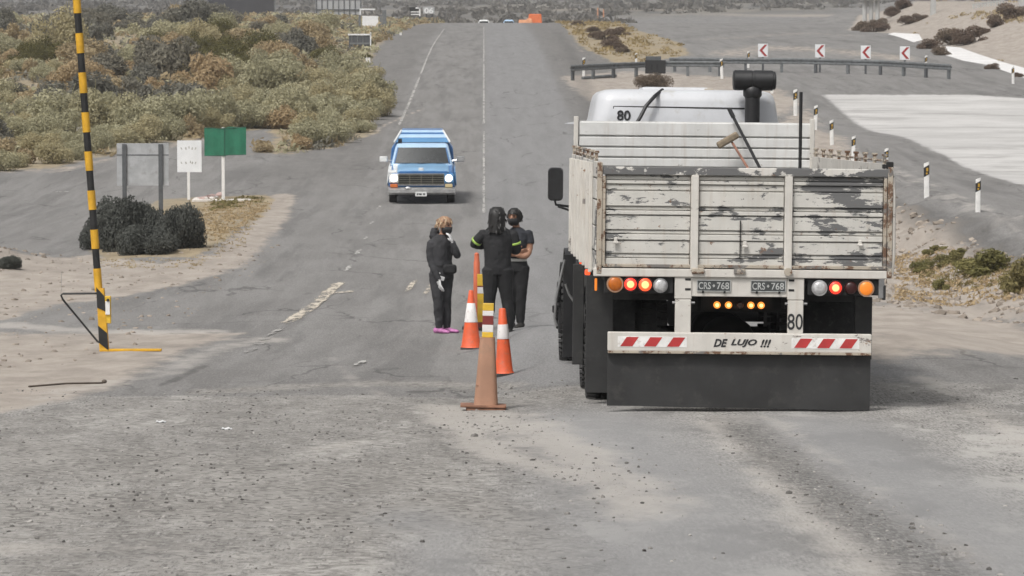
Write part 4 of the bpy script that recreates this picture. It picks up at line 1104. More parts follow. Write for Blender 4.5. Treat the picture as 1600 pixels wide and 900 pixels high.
def limb(mb, pts, rad, mat, n=14, flat=1.0):
    """tapered limb with rounded ends, subdivided so that joints bend softly"""
    P, Q = [Vector(pts[0])], [rad[0]]
    for i in range(len(pts) - 1):
        for k in range(1, 5):
            P.append(Vector(pts[i]).lerp(Vector(pts[i + 1]), k / 4)); Q.append(rad[i] + (rad[i + 1] - rad[i]) * k / 4)
    for _ in range(2):
        P = [P[0]] + [(P[i - 1] + P[i] * 2 + P[i + 1]) / 4 for i in range(1, len(P) - 1)] + [P[-1]]
    d0 = (P[0] - P[1]).normalized(); d1 = (P[-1] - P[-2]).normalized()
    P = [P[0] + d0 * Q[0] * .6] + P + [P[-1] + d1 * Q[-1] * .6]; Q = [Q[0] * .55] + Q + [Q[-1] * .55]
    mb.tube(P, Q, n, mat, flat=flat)

def torso(mb, secs, mat, n=20):
    """stacked ovals: x, y, z, half width, half depth, turn"""
    mb.rings([[(x + a * math.cos(t) * math.cos(r_) - b * math.sin(t) * math.sin(r_), y + a * math.cos(t) * math.sin(r_) + b * math.sin(t) * math.cos(r_), z) for t in np.linspace(0, 2 * math.pi, n, endpoint=False)] for x, y, z, a, b, r_ in secs], mat)

def head(mb, c, yaw_, tilt, mat, s=1.0):
    """skull, jaw, nose, ears; faces -Y before turning"""
    M = Matrix.Translation(c) @ Matrix.Rotation(yaw_, 4, 'Z') @ Matrix.Rotation(tilt, 4, 'X')
    def T(p): return M @ (Vector(p) * s)
    prof = [(-.118, .030, .030, -.052), (-.105, .046, .045, -.045), (-.08, .058, .062, -.03), (-.04, .068, .080, -.010), (.0, .074, .092, .0), (.04, .076, .096, .004), (.075, .068, .086, .006), (.1, .05, .062, .006), (.114, .022, .028, .006)]
    mb.rings([[T((a * math.cos(t), y + b * math.sin(t), z)) for t in np.linspace(0, 2 * math.pi, 18, endpoint=False)] for z, a, b, y in prof], mat)
    mb.tube([T((0, -.088, .02)), T((0, -.108, -.022)), T((0, -.094, -.032))], [.008 * s, .015 * s, .013 * s], 8, mat)
    for sg in (-1, 1): mb.rings([[T((sg * (.070 + q), .008 + .018 * k_ * math.cos(t), -.01 + .031 * k_ * math.sin(t))) for t in np.linspace(0, 2 * math.pi, 10, endpoint=False)] for q, k_ in ((-.006, 1), (.012, 1), (.018, .7))], mat)
    return T

def skin_over(mb, name, mats, parent, voxel=.0075, it=3):
    """one continuous surface over the overlapping shapes, keeping each region's cloth"""
    tmp = mb.build(name, mats[0]); src = tmp.data
    kd = kdtree.KDTree(len(mb.v)); vm = [0] * len(mb.v)
    pts_, mm = [], []
    for f, m in zip(mb.f, mb.m):
        c = Vector((0, 0, 0))
        for i in f: c += Vector(mb.v[i])
        pts_.append(c / len(f)); mm.append(m)
        for i in f: pts_.append(Vector(mb.v[i]) * .7 + c / len(f) * .3); mm.append(m)
    kd = kdtree.KDTree(len(pts_))
    for i, p in enumerate(pts_): kd.insert(p, i)
    kd.balance()
    r = tmp.modifiers.new("r", 'REMESH'); r.mode = 'VOXEL'; r.voxel_size = voxel; r.use_smooth_shade = True
    s = tmp.modifiers.new("s", 'SMOOTH'); s.factor = .5; s.iterations = it
    bpy.context.view_layer.update()
    me = bpy.data.meshes.new_from_object(tmp.evaluated_get(_dg()))
    bpy.data.objects.remove(tmp)
    me.materials.clear()
    for m in mats: me.materials.append(m)
    n = len(me.polygons); ctr = np.empty(n * 3); me.polygons.foreach_get("center", ctr); ctr = ctr.reshape(-1, 3)
    co = np.empty(len(me.vertices) * 3); me.vertices.foreach_get("co", co); co = co.reshape(-1, 3)
    me.polygons.foreach_set("material_index", [mm[kd.find(Vector(c))[1]] for c in ctr])
    nrm = np.empty(len(me.vertices) * 3); me.vertices.foreach_get("normal", nrm); nrm = nrm.reshape(-1, 3)
    fold = .0045 * 2.2 * fbm(co[:, 0] * 9 + co[:, 1] * 11 + co[:, 2] * 4, co[:, 2] * 11 + co[:, 1] * 5 - co[:, 0] * 6, 5, 3) * (co[:, 2] < 1.44) * (co[:, 2] > .12)         # soft creases in the cloth
    me.vertices.foreach_set("co", (co + nrm * fold[:, None]).ravel())
    me.polygons.foreach_set("use_smooth", [True] * n); me.update(); me.name = name
    o = bpy.data.objects.new(name, me); COL.objects.link(o); o.parent = parent
    return o

def shoe(mb, c, turn, mat, L=.27, sole=None):
    M = Matrix.Translation(c) @ Matrix.Rotation(turn, 4, 'Z')
    secs = [(.10, .03, .075, 0), (.07, .037, .085, 0), (.02, .040, .09, 0), (-.04, .044, .07, 0), (-.10, .048, .055, 0), (-.15, .040, .045, 0), (-.175, .02, .035, 0)]
    k = L / .275
    mb.rings([[M @ Vector((a * math.cos(t), y * k, .004 + h * .5 + h * .5 * math.sin(t))) for t in np.linspace(0, 2 * math.pi, 12, endpoint=False)] for y, a, h, _ in secs], mat)

def mask_piece(T, parent, m, s=1.0, lo=-.108, hi=-.008):
    mb = MB(); R_ = []
    for z, k in ((lo, .72), (lo * .75 + hi * .25, .95), ((lo + hi) / 2, 1.03), (hi, 1.0)):
        ring = []
        for t in np.linspace(R(180), R(360), 13):
            base_w, base_d = .076 * k, .098 * k
            nose = .022 * max(0, 1 - abs(math.cos(t)) * 3) * (.5 + .5 * (z - lo) / (hi - lo))
            ring.append(T((base_w * math.cos(t), -.006 + (base_d + nose) * math.sin(t), z)))
        R_.append(ring)
    mb.rings(R_, closed=False, cap=False)
    o = mb.build("face_mask", m, parent, smooth=70)
    so = o.modifiers.new("thick", 'SOLIDIFY'); so.thickness = .005; so.offset = 1
    return o
def eyes(T, parent):
    for sg in (-1, 1):
        mb = MB(); mb.ell(T((sg * .031, -.081, .012)), (.012, .009, .007), 8, 6); mb.build("eye", EYE, parent, smooth=60)
        mb = MB(); mb.tube([T((sg * .015, -.094, .030)), T((sg * .034, -.091, .036)), T((sg * .052, -.078, .030))], .005, 5); mb.build("eyebrow", HAIR_K, parent)

def hair_piece(T, parent, mats, lo, front, puff, name="hair", seed=1, strands=130, long=False, thin=1.0):
    """cap of overlapping locks over the skull"""
    rng = random.Random(seed); mb = MB()
    rr = []
    for z in np.linspace(.128, lo, 9):
        q = math.sqrt(max(0, 1 - ((z - .01) / .125) ** 2)) if z > .01 else 1.0
        ring = []
        for t in np.linspace(0, 2 * math.pi, 18, endpoint=False):
            cut = 1.0
            y = .012 + (.105 * q + puff) * math.sin(t); x = (.084 * q + puff) * math.cos(t)
            if math.sin(t) < -.25 and z < front: y = max(y, -.052); x *= .97
            ring.append(T((x, y, z)))
        rr.append(ring)
    mb.rings(rr)
    for i in range(strands):
        t = rng.uniform(0, 2 * math.pi); z = rng.uniform(lo if long else max(lo, -.03), .115)
        if math.sin(t) < -.2 and z < front + .01: continue
        q = math.sqrt(max(.05, 1 - ((z - .01) / .128) ** 2)) if z > .01 else 1
        p = [(.084 * q + puff) * math.cos(t), .012 + (.105 * q + puff) * math.sin(t), z]
        out = Vector((math.cos(t), math.sin(t), .3))
        a = Vector(p); b = a + out * .008 + Vector((rng.uniform(-.02, .02), rng.uniform(-.02, .02), -.022)); c = b + Vector((rng.uniform(-.01, .01), rng.uniform(-.01, .01), -.03)) + out * .004
        mb.tube([T(a), T(b), T(c)], [.009 * thin, .011 * thin, .003], 5, rng.choice(range(len(mats))))
    return mb.build(name, mats, parent, smooth=50)

PS = 50 / F
def at_person(px, dist): 
    p = lift(px, 500, dist); return Vector((p.x, dist, hz(p.x, dist)))

# woman in a charcoal jacket, turned three quarters towards the others, hand at her mask
w0 = at_person(692, 50.2)
woman = empty("person", w0, "person with coppery hair, charcoal jacket and pink shoes, white glove at the black mask", "person", "people talking beside the cones")
mb = MB()
hx0, hy0 = .02, -.01
torso(mb, [(-.02, 0, .78, .150, .125, .5), (-.02, 0, .86, .165, .135, .5), (-.02, 0, .95, .165, .135, .5), (-.025, .0, 1.05, .165, .13, .45), (-.03, 0, 1.15, .175, .135, .4), (-.03, 0, 1.25, .18, .13, .4), (-.025, 0, 1.33, .165, .115, .4), (-.015, 0, 1.385, .11, .09, .4), (0, -.005, 1.42, .065, .065, .4)], 0)
mb.tube([(-.09, .04, 1.32), (-.12, .06, 1.40), (-.105, .06, 1.46), (-.06, .05, 1.47)], [.07, .085, .075, .05], 12, 0)          # hood lying behind the neck
limb(mb, [(-.005, -.01, 1.38), (.015, -.02, 1.47)], [.052, .05], 3)
T1 = head(mb, Vector((.035, -.03, 1.545)), R(52), .08, 3, 1.02)
for hx, hy, kx, ky, ax, ay in ((-.085, -.03, -.065, -.05, -.055, .0), (.045, .04, .045, .03, .055, .10)):
    limb(mb, [(hx, hy, .86), (hx * .95, hy, .70), (kx, ky, .46), ((kx + ax) / 2, (ky + ay) / 2 + .012, .30), (ax, ay, .09)], [.115, .100, .075, .072, .052], 1)
shoe(mb, Vector((-.045, -.02, 0)), R(60), 2, .255); shoe(mb, Vector((.075, .09, 0)), R(70), 2, .255)
# hanging arm, gloved, and raised arm
limb(mb, [(-.155, -.05, 1.30), (-.175, -.07, 1.16), (-.165, -.085, 1.02), (-.11, -.13, .90), (-.06, -.155, .79)], [.075, .066, .056, .052, .040], 0)
hand(mb, (-.055, -.155, .775), (.25, -.12, -1), (.9, .3, 0), 4, .5, 1.12)
limb(mb, [(.115, .04, 1.29), (.165, -.0, 1.20), (.215, -.06, 1.11), (.195, -.11, 1.17), (.14, -.13, 1.30)], [.072, .064, .056, .052, .042], 0)
hand(mb, (.135, -.135, 1.315), (-.35, .05, 1), (-.9, .3, -.2), 4, .75, 1.0, -1)
skin_over(mb, "body", [JACKET, TROUSER, SHOE_P, SKIN, GLOVE], woman)
mask_piece(T1, woman, MASK); eyes(T1, woman)
hair_piece(T1, woman, [HAIR_O, HAIR_B], -.02, .045, .012, seed=3, strands=110, thin=.65)
mb = MB(); mb.rings([[(.10 + a * k_, -.10 + d_, .93 + b * k_ - .02 * a) for a, b in rrect(.10, .065, .045, 4)] for k_, d_ in ((.7, -.10), (1, -.06), (1, .03), (.8, .07))]); mb.build("waist_bag", BLACK_CLOTH, woman, smooth=40)
mb = MB(); torso(mb, [(-.02, 0, .955, .172, .14, .5), (-.02, 0, .985, .172, .14, .5)], 0); mb.build("bag_strap", BLACK_CLOTH, woman, smooth=40)
mb = MB(); mb.box((-.02, -.155, .80), (.09, .012, .06), 0, (.2, .3, .2)); mb.build("paper_slip", GLOVE, woman, bevel=.003)
mb = MB(); mb.box((-.06, -.15, .87), (.05, .012, .035), 0, (0, .4, .1)); mb.build("paper_slip", GLOVE, woman, bevel=.003)

# man with his back to the camera, hood-like black hair, arms folded in front
m0 = at_person(778, 48.6)
man = empty("person", m0, "person in black seen from behind with lime bands on both sleeves, legs apart", "person", "people talking beside the cones")
mb = MB()
torso(mb, [(.0, 0, .84, .17, .125, 0), (.0, 0, .93, .185, .135, 0), (.0, 0, 1.05, .185, .13, 0), (.0, .0, 1.17, .195, .13, 0), (0, .005, 1.29, .215, .13, 0), (0, .01, 1.40, .215, .12, 0), (0, .01, 1.455, .16, .105, 0), (0, .01, 1.50, .08, .08, 0)], 0)
limb(mb, [(0, .01, 1.46), (0, .0, 1.57)], [.06, .058], 3)
T2 = head(mb, Vector((-.01, .015, 1.635)), R(170), .05, 3, 1.05)
for sg, kx, ax in ((-1, -.115, -.135), (1, .125, .155)):
    limb(mb, [(sg * .095, 0, .90), (sg * .10, 0, .74), (kx, .0, .48), ((kx + ax) / 2, -.012, .32), (ax, 0, .09)], [.125, .108, .084, .078, .064], 1)
    shoe(mb, Vector((ax + sg * .01, .02, 0)), R(180 - sg * 14), 2, .29)
limb(mb, [(-.19, .02, 1.39), (-.265, .03, 1.32), (-.335, .07, 1.25), (-.25, .21, 1.22), (-.05, .26, 1.24)], [.085, .074, .064, .056, .046], 0)
limb(mb, [(.19, .02, 1.39), (.235, .02, 1.29), (.265, .05, 1.16), (.19, .20, 1.17), (.02, .25, 1.20)], [.085, .074, .064, .056, .046], 0)
hand(mb, (-.03, .262, 1.24), (1, .05, -.1), (0, -.4, .9), 3, .5); hand(mb, (.0, .255, 1.20), (-1, .1, .1), (0, -.4, .9), 3, .5, 1, -1)
skin_over(mb, "body", [BLACK_CLOTH2, BLACK_CLOTH, SHOE_K, SKIN2], man)
hair_piece(T2, man, [HAIR_K], -.215, .03, .030, seed=5, strands=60, long=True)
for p, q, r_ in (((-.275, .035, 1.315), (-.315, .06, 1.268), .077), ((.232, .02, 1.30), (.25, .03, 1.225), .079)):
    mb = MB(); P, Q = Vector(p), Vector(q); mid_ = (P + Q) / 2; d_ = (Q - P).normalized(); mb.tube([mid_ - d_ * .016, mid_ + d_ * .016], r_, 18, cap=False)
    o = mb.build("reflective_band", HIVIS, man, smooth=50); so = o.modifiers.new("thick", 'SOLIDIFY'); so.thickness = .006

# woman in a navy tee with bare forearms, facing the others
v0 = at_person(807, 50.4)
guard_ = empty("person", v0, "person in a dark navy tee and black mask, bare forearms folded at the waist", "person", "people talking beside the cones")
mb = MB()
torso(mb, [(.0, 0, .82, .15, .125, -.4), (.0, 0, .91, .165, .13, -.4), (.0, 0, .99, .145, .115, -.4)], 1)
torso(mb, [(.0, 0, .985, .145, .115, -.4), (.0, -.005, 1.08, .14, .115, -.4), (.005, -.01, 1.18, .155, .125, -.4), (.01, -.005, 1.28, .17, .12, -.4), (.01, 0, 1.37, .165, .105, -.4), (.005, 0, 1.42, .11, .085, -.4), (0, 0, 1.45, .06, .06, -.4)], 0)
limb(mb, [(0, 0, 1.43), (-.015, -.02, 1.52)], [.052, .05], 3)
T3 = head(mb, Vector((-.035, -.03, 1.595)), R(-24), .06, 3, 1.02)
for hx, hy, kx, ky, ax, ay in ((-.08, .02, -.075, .0, -.08, .03), (.075, -.02, .07, -.03, .055, .0)):
    limb(mb, [(hx, hy, .88), (hx, hy, .72), (kx, ky, .47), ((kx + ax) / 2, (ky + ay) / 2 + .01, .31), (ax, ay, .09)], [.115, .100, .078, .072, .058], 1)
    shoe(mb, Vector((ax, ay - .02, 0)), R(-25), 2, .26)
limb(mb, [(.165, -.02, 1.37), (.19, -.03, 1.30), (.195, -.04, 1.22)], [.068, .064, .060], 0)
limb(mb, [(.195, -.04, 1.24), (.19, -.05, 1.13), (.15, -.11, 1.05), (.07, -.16, 1.03), (.0, -.18, 1.06)], [.048, .046, .043, .038, .030], 3)
hand(mb, (.0, -.18, 1.06), (-1, -.05, .25), (0, .8, .3), 3, .6)
limb(mb, [(-.15, .03, 1.37), (-.18, .0, 1.28), (-.18, -.03, 1.21)], [.068, .062, .058], 0)
limb(mb, [(-.18, -.03, 1.22), (-.17, -.06, 1.12), (-.10, -.13, 1.08), (.0, -.15, 1.10)], [.047, .045, .040, .031], 3)
hand(mb, (.01, -.15, 1.10), (1, .0, .15), (0, .8, .3), 3, .5, 1, -1)
skin_over(mb, "body", [NAVY_TEE, BLACK_CLOTH, SHOE_K, SKIN2], guard_)
mask_piece(T3, guard_, MASK); eyes(T3, guard_)
hair_piece(T3, guard_, [HAIR_K], -.07, .05, .014, seed=9, strands=80, thin=.6)
mb = MB(); mb.ell(T3((.02, .10, .04)), (.05, .05, .055), 12, 8); mb.build("hair_bun", HAIR_K, guard_, smooth=60)
mb = MB(); torso(mb, [(.0, 0, .965, .158, .128, -.4), (.0, 0, 1.005, .152, .124, -.4)], 0); mb.build("belt", BELT, guard_, smooth=40)
# ------------------------------------------------------------------ cones and posts in the middle of the road
ORANGE = plain("orange_cone_plastic", (.66, .10, .03), .55, 0, .16, 6, dirt=(.42, .13, .075))
ORANGE_FADED = plain("faded_orange_plastic", (.55, .13, .06), .6, 0, .15, 5)
BAND_WHITE = plain("white_reflective_band", (.72, .70, .68), .5, 0, .1, 6, dirt=(.5, .42, .4))
SCUFFED = worn_paint("scuffed_white_band", (.68, .65, .64), (.3, .24, .26), (.5, .2, .12), .57, (1, 1, 1), rustamt=.6)
YELLOW = plain("yellow_paint", (.68, .43, .035), .55, 0, .18, 7, dirt=(.5, .36, .12))
DEEP_YELLOW = plain("deep_yellow_paint", (.62, .34, .02), .55, 0, .18, 7)
BROWN_RED = plain("brown_red_paint", (.20, .03, .025), .6, 0, .2, 8)
SALMON = plain("sun_bleached_brown_plastic", (.36, .20, .13), .7, 0, .14, 4, dirt=(.30, .19, .13))
RUST_PLATE = plain("rusted_plate", (.24, .12, .075), .8, 0, .35, 9)
BASE_K = plain("cone_rubber_base", (.04, .038, .036), .8, 0, .3, 9)
WHITE = plain("white_post_paint", (.72, .71, .69), .55, 0, .1, 5)

def spot(px, row): return at(px, row)
def cone(loc, label, h, rb, rt, bands, mband, tilt=(0, 0, 0), base=None):
    o = empty("traffic_cone", loc, label, "cone", "cones and posts along the middle of the road", rot=tilt)
    mb = MB(); r_at = lambda z: rb + (rt - rb) * (z - .03) / (h - .03)
    mb.lathe([(r_at(.03) + .012, .03), (r_at(.05), .05), (r_at(h * .5), h * .5), (r_at(h - .01), h - .01), (rt * .8, h), (rt * .4, h - .002)], n=28)
    mb.build("cone_body", ORANGE, o, smooth=40)
    for z0, z1 in bands:
        mb = MB(); mb.lathe([(r_at(z0) + .001, z0), (r_at(z0) + .004, z0 + .004), (r_at(z1) + .004, z1 - .004), (r_at(z1) + .001, z1)], n=28); mb.build("reflective_band", mband, o, smooth=40)
    mb = MB(); mb.rings([[(a * k_, b * k_, z) for a, b in rrect(base, base, .04, 3)] for z, k_ in ((0, 1), (.022, 1), (.032, .93))]); mb.build("cone_base", BASE_K, o, smooth=30)
    return o
p = spot(736, 546); k = p.y / F
cone(p, "orange cone with a clean white band standing just ahead of the pink-shoed person", 93 * k, 15.5 * k, 3.2 * k, [(43 * k, 73 * k)], BAND_WHITE, base=16.5 * k)
p = spot(788, 587); k = p.y / F
cone(p, "orange cone with a scuffed white band behind the brown post, next to the truck", 106 * k, 14.0 * k, 5.2 * k, [(58 * k, 81 * k)], SCUFFED, (0, -.03, 0), base=14.6 * k)

p = spot(759, 640); k = p.y / F
post = empty("bollard_post", p, "faded brown tapered post with a banded square top, standing on rusty plates", "bollard", "cones and posts along the middle of the road", rot=(0, .025, 0))
mb = MB(); mb.rings([[(a, b, z) for a, b in rrect(31 * k, 24 * k, .02, 3)] for z in (0, 4 * k)]); mb.build("lower_plate", RUST_PLATE, post, bevel=.004)
mb = MB(); mb.rings([[(a - 4 * k, b - .02, z + .05 * (a + .1) * 0) for a, b in rrect(36 * k, 22 * k, .02, 3)] for z in (5 * k, 8.5 * k)]); mb.build("upper_plate", RUST_PLATE, post, bevel=.004)
sk = MB()
prof = [(8.5, 19), (30, 17.3), (60, 15.2), (90, 13.2), (114, 11.6)]
sk.rings([[(a * r_ * k, b * r_ * k, z * k) for a, b in [(x / 1.0, y) for x, y in rrect(1, 1, .55, 5)]] for z, r_ in prof]); sk.build("tapered_sleeve", SALMON, post, smooth=35)
z0 = 114
for z1, m in ((122.5, YELLOW), (134, BAND_WHITE), (148, BROWN_RED), (156, BAND_WHITE), (167, YELLOW)):
    mb = MB(); mb.box2((-8.6 * k, -8.6 * k, z0 * k), (8.6 * k, 8.6 * k, z1 * k)); mb.build("painted_band", m, post, bevel=.004); z0 = z1
mb = MB(); mb.tube([(-16.2 * k, -15 * k, 40 * k), (-6 * k, -15.5 * k, 36 * k), (0, -15.4 * k, 44 * k), (8 * k, -16 * k, 30 * k)], .004, 5); mb.build("split_seam", RUST_PLATE, post)

p = spot(751, 516); k = p.y / F
post = empty("bollard_post", p, "slim yellow post with one white band and a red foot", "bollard", "cones and posts along the middle of the road")
z0 = 0
for z1, m, w in ((5, BASE_K, 9), (13, BROWN_RED, 5.6), (58, YELLOW, 5.0), (68, BAND_WHITE, 5.1), (70, BROWN_RED, 5.0), (88, YELLOW, 5.1)):
    mb = MB(); mb.box2((-w * k, -w * k, z0 * k), (w * k, w * k, z1 * k)); mb.build("painted_band" if w < 8 else "post_base", m, post, bevel=.004); z0 = z1
p = spot(745, 514); k = p.y / F
post = empty("delineator_pole", p, "tall slim plain orange pole on a black foot behind the banded cone", "pole", "cones and posts along the middle of the road")
mb = MB(); mb.lathe([(6.2 * k, 3 * k), (5.4 * k, 60 * k), (4.8 * k, 105 * k), (4.2 * k, 106 * k), (3.6 * k, 118 * k), (1.5 * k, 120 * k)], n=20); mb.build("pole_body", ORANGE_FADED, post, smooth=40)
mb = MB(); mb.rings([[(a - 8 * k, b, z) for a, b in rrect(15 * k, 14 * k, .02, 3)] for z in (0, 4 * k)]); mb.build("pole_foot", BASE_K, post, bevel=.004)

# ------------------------------------------------------------------ raised barrier boom
STRIPES = NT("yellow_and_black_bands")
def yb_mat(name, freq, slope, off):
    k = NT(name); tc = k.n("ShaderNodeTexCoord"); sx_ = k.n("ShaderNodeSeparateXYZ"); k.l(tc.outputs["Object"], sx_.inputs[0])
    v = k.math('ADD', k.math('MULTIPLY', sx_.outputs[2], freq), k.math('ADD', k.math('MULTIPLY', sx_.outputs[0], slope), off))
    fr = k.math('FRACT', v); st = k.math('LESS_THAN', fr, .5)
    n = k.noise(tc.outputs["Object"], 9, 5)
    y = k.mix(k.ramp(n, .35, .75), (.66, .40, .03), (.50, .32, .05)); b = k.mix(k.ramp(n, .4, .8), (.014, .014, .014), (.05, .045, .035))
    k.base(k.mix(st, y, b)); return k.set(.55)
bpy.data.materials.remove(STRIPES.mat)
p = spot(163, 549); k = p.y / F
boom = empty("barrier_boom", p, "tall leaning boom pole in yellow and black bands with a triangular bracket", "barrier")
# bands up the pole, each its own sleeve; rows of the photograph from the foot upwards
edges = [(455, 419, 'y'), (419, 388, 'k'), (388, 358, 'y'), (358, 327, 'k'), (327, 297, 'y'), (297, 266, 'k'), (266, 236, 'y'), (236, 206, 'k'), (206, 175, 'y'), (175, 145, 'k'), (145, 113, 'y'), (113, 83, 'k'), (83, 52, 'y'), (52, 21, 'k'), (21, -10, 'y'), (-10, -41, 'k'), (-41, -72, 'y'), (-72, -103, 'k'), (-103, -134, 'y')]
BLACK_PAINT = plain("black_band_paint", (.016, .016, .016), .55, 0, .4, 9)
def bx(row): return (122 + (row - 0) * (153 - 122) / 455.0 - 161) * k
for a, b, c in edges:
    mb = MB(); r_ = (6.2 if c == 'y' else 5.5) * k
    mb.tube([(bx(a), 0, (549 - a) * k), (bx(b), 0, (549 - b) * k)], r_ , 16); mb.build("band", DEEP_YELLOW if c == 'y' else BLACK_PAINT, boom, smooth=40)
# foot: slanting warning stripes on a flat housing
mb = MB(); L = lambda row: (150 + (row - 455) * (4.0 / 95)) ; Rr_ = lambda row: (162 + (row - 455) * (6.5 / 95))
mb.rings([[((L(r_) - 161) * k, -.05, (549 - r_) * k), ((Rr_(r_) - 161) * k, -.05, (549 - r_) * k), ((Rr_(r_) - 161) * k, .06, (549 - r_) * k), ((L(r_) - 161) * k, .06, (549 - r_) * k)] for r_ in (549, 500, 450)])
mb.build("housing", DEEP_YELLOW, boom, bevel=.006)
for r0 in (445 + 3, 508):
    mb = MB(); q = lambda row, s_: (((L(row) if s_ == 0 else Rr_(row)) - 161) * k, (549 - row) * k)
    a = q(r0 + 0, 0); b = q(r0 + 32, 0); c = q(r0 + 38 + (0 if r0 < 500 else 0), 1); d = q(r0 + 14, 1)
    if r0 > 500: a, b, c, d = q(508, 0), q(535, 0), q(547, 1), q(520, 1)
    mb.prism([a, b, c, d], -.056, -.0505); mb.build("warning_stripe", BLACK_PAINT, boom)
mb = MB(); mb.box2(((161 - 161) * k, -.045, (549 - 505) * k), ((172 - 161) * k, .03, (549 - 462) * k)); mb.build("lock_box", YELLOW, boom, bevel=.008)
mb = MB(); mb.box2(((164 - 161) * k, -.065, (549 - 491) * k), ((171 - 161) * k, -.046, (549 - 470) * k)); mb.build("lock_plate", WHITE, boom, bevel=.004)
mb = MB(); mb.lathe([(.02, -.075), (.02, -.06)], ((168 - 161) * k, 0, (549 - 468) * k), 'y', 10); mb.build("bolt", BLACK, boom)
mb = MB(); mb.tube([((150 - 161) * k, 0, (549 - 458) * k), ((97 - 161) * k, 0, (549 - 458.5) * k), ((94 - 161) * k, 0, (549 - 461) * k), ((97 - 161) * k, 0, (549 - 468) * k), ((151 - 161) * k, 0, (549 - 534) * k), ((155 - 161) * k, 0, (549 - 535) * k)], 1.6 * k, 8); mb.build("counterweight_bracket", BLACK_PAINT, boom, smooth=50)
mb = MB(); mb.tube([((94 - 161) * k, 0, (549 - 460) * k), ((95 - 161) * k, 0, (549 - 425) * k)], .3 * k, 5); mb.build("wire", STEEL, boom)
mb = MB(); mb.rings([[((155 - 161) * k, -.06, 0), ((155 - 161) * k, .08, 0), ((155 - 161) * k, .08, .03), ((155 - 161) * k, -.06, .035)], [((250 - 161) * k, .0, .0), ((250 - 161) * k, .14, .0), ((250 - 161) * k, .14, .026), ((250 - 161) * k, .0, .03)]]); mb.build("base_beam", DEEP_YELLOW, boom, bevel=.006)

# ------------------------------------------------------------------ signs on the traffic island
GREY_PANEL = plain("weathered_grey_panel", (.40, .41, .42), .45, .15, .18, 3, dirt=(.30, .30, .30))
GREEN = plain("green_sheet", (.018, .15, .085), .5, 0, .2, 3)
GREEN_DK = plain("green_sheet_edge", (.012, .085, .05), .6, 0, .2, 3)
SIGN_WHITE = plain("white_sign_panel", (.74, .75, .76), .5, 0, .06, 3)
GREY_POST = plain("grey_sign_post", (.085, .09, .095), .6, .1, .2, 6)

p = spot(349, 313); k = p.y / F
s = empty("green_sign", p, "green sheet covered sign on a single white post on the traffic island", "road sign")
mb = MB(); mb.box2((-2.4 * k, -.03, 0), (2.4 * k, .03, 72 * k)); mb.build("post", WHITE, s, bevel=.006)
mb = MB(); mb.box2((-2.0 * k, .03, 66 * k), (2.0 * k, .055, 114 * k)); mb.build("post_upper", WHITE, s)
n_ = 12; rr_ = []
for i in range(n_ + 1):
    x_ = (-29 + 65 * i / n_) * k; tilt = .0; wob = .018 * math.sin(i * 1.7) - .03 * math.exp(-((x_ / k + 0) / 3.5) ** 2)
    topz = (113.5 + (1.2 if i > 6 else -.4) + .5 * math.sin(i * 1.1)) * k; botz = (70 + (1.3 if i > 6 else -1)) * k
    rr_.append([(x_, -.035 + wob, botz), (x_, .0, botz), (x_, .0, topz), (x_, -.035 + wob * .5, topz), (x_, -.04 + wob, (topz + botz) / 2)])
mb = MB(); mb.rings(rr_); mb.build("cloth_panel", GREEN, s, smooth=35)
mb = MB(); mb.tube([(-29 * k, -.03, 113 * k), (2 * k, -.05, 112 * k), (36 * k, -.03, 114.5 * k)], .6 * k, 6); mb.tube([(-29 * k, -.03, 69.5 * k), (3 * k, -.06, 70.5 * k), (36 * k, -.03, 71.5 * k)], .6 * k, 6); mb.build("hem", GREEN_DK, s)
mb = MB(); mb.box2((2.0 * k, -.075, 71 * k), (3.2 * k, -.055, 113 * k)); mb.build("fold", GREEN_DK, s)

p = spot(295, 312); k = p.y / F
s = empty("white_sign", p, "plain white rectangular sign with two rows of faint marks on a white post", "road sign")
mb = MB(); mb.box2((-2.2 * k, -.03, 0), (2.2 * k, .03, 50 * k)); mb.build("post", WHITE, s, bevel=.006)
mb = MB(); mb.box2((-17.5 * k, -.035, 43 * k), (20.5 * k, -.031 + .02, 92.5 * k)); pn = mb.build("panel", SIGN_WHITE, s, bevel=.004)
mb = MB()
for row, xs in ((80, (-11, -4, 1, 6, 11)), (57.5, (-11, -4, 3, 6, 11))):
    for j, x_ in enumerate(xs):
        mb.box((x_ * k, -.037, (row + (1.5 if j == 2 else 0)) * k), (.028 + .01 * (j % 2), .003, .07), 0, (0, .25 * (j - 2), 0))
mk = mb.build("faint_marks", INK_GREY, pn); mk["kind"] = "stuff"

p = spot(223, 342); k = p.y / F
s = empty("grey_sign", p, "grey unpainted back of a sign on two steel posts above the dark bush", "road sign")
mb = MB(); mb.box2((-40 * k, .03, 52 * k), (41 * k, .045, 118 * k)); pn = mb.build("panel", GREY_PANEL, s, bevel=.003)
mb = MB(); mb.box2((-40 * k, .024, 99 * k), (41 * k, .031, 100.5 * k)); mb.build("seam", GREY_POST, pn)
for x_ in (-28, 28.5):
    mb = MB(); mb.box2(((x_ - 3.4) * k, -.03, -.2), ((x_ + 3.4) * k, .03, 117 * k)); mb.build("post", GREY_POST, s, bevel=.008)

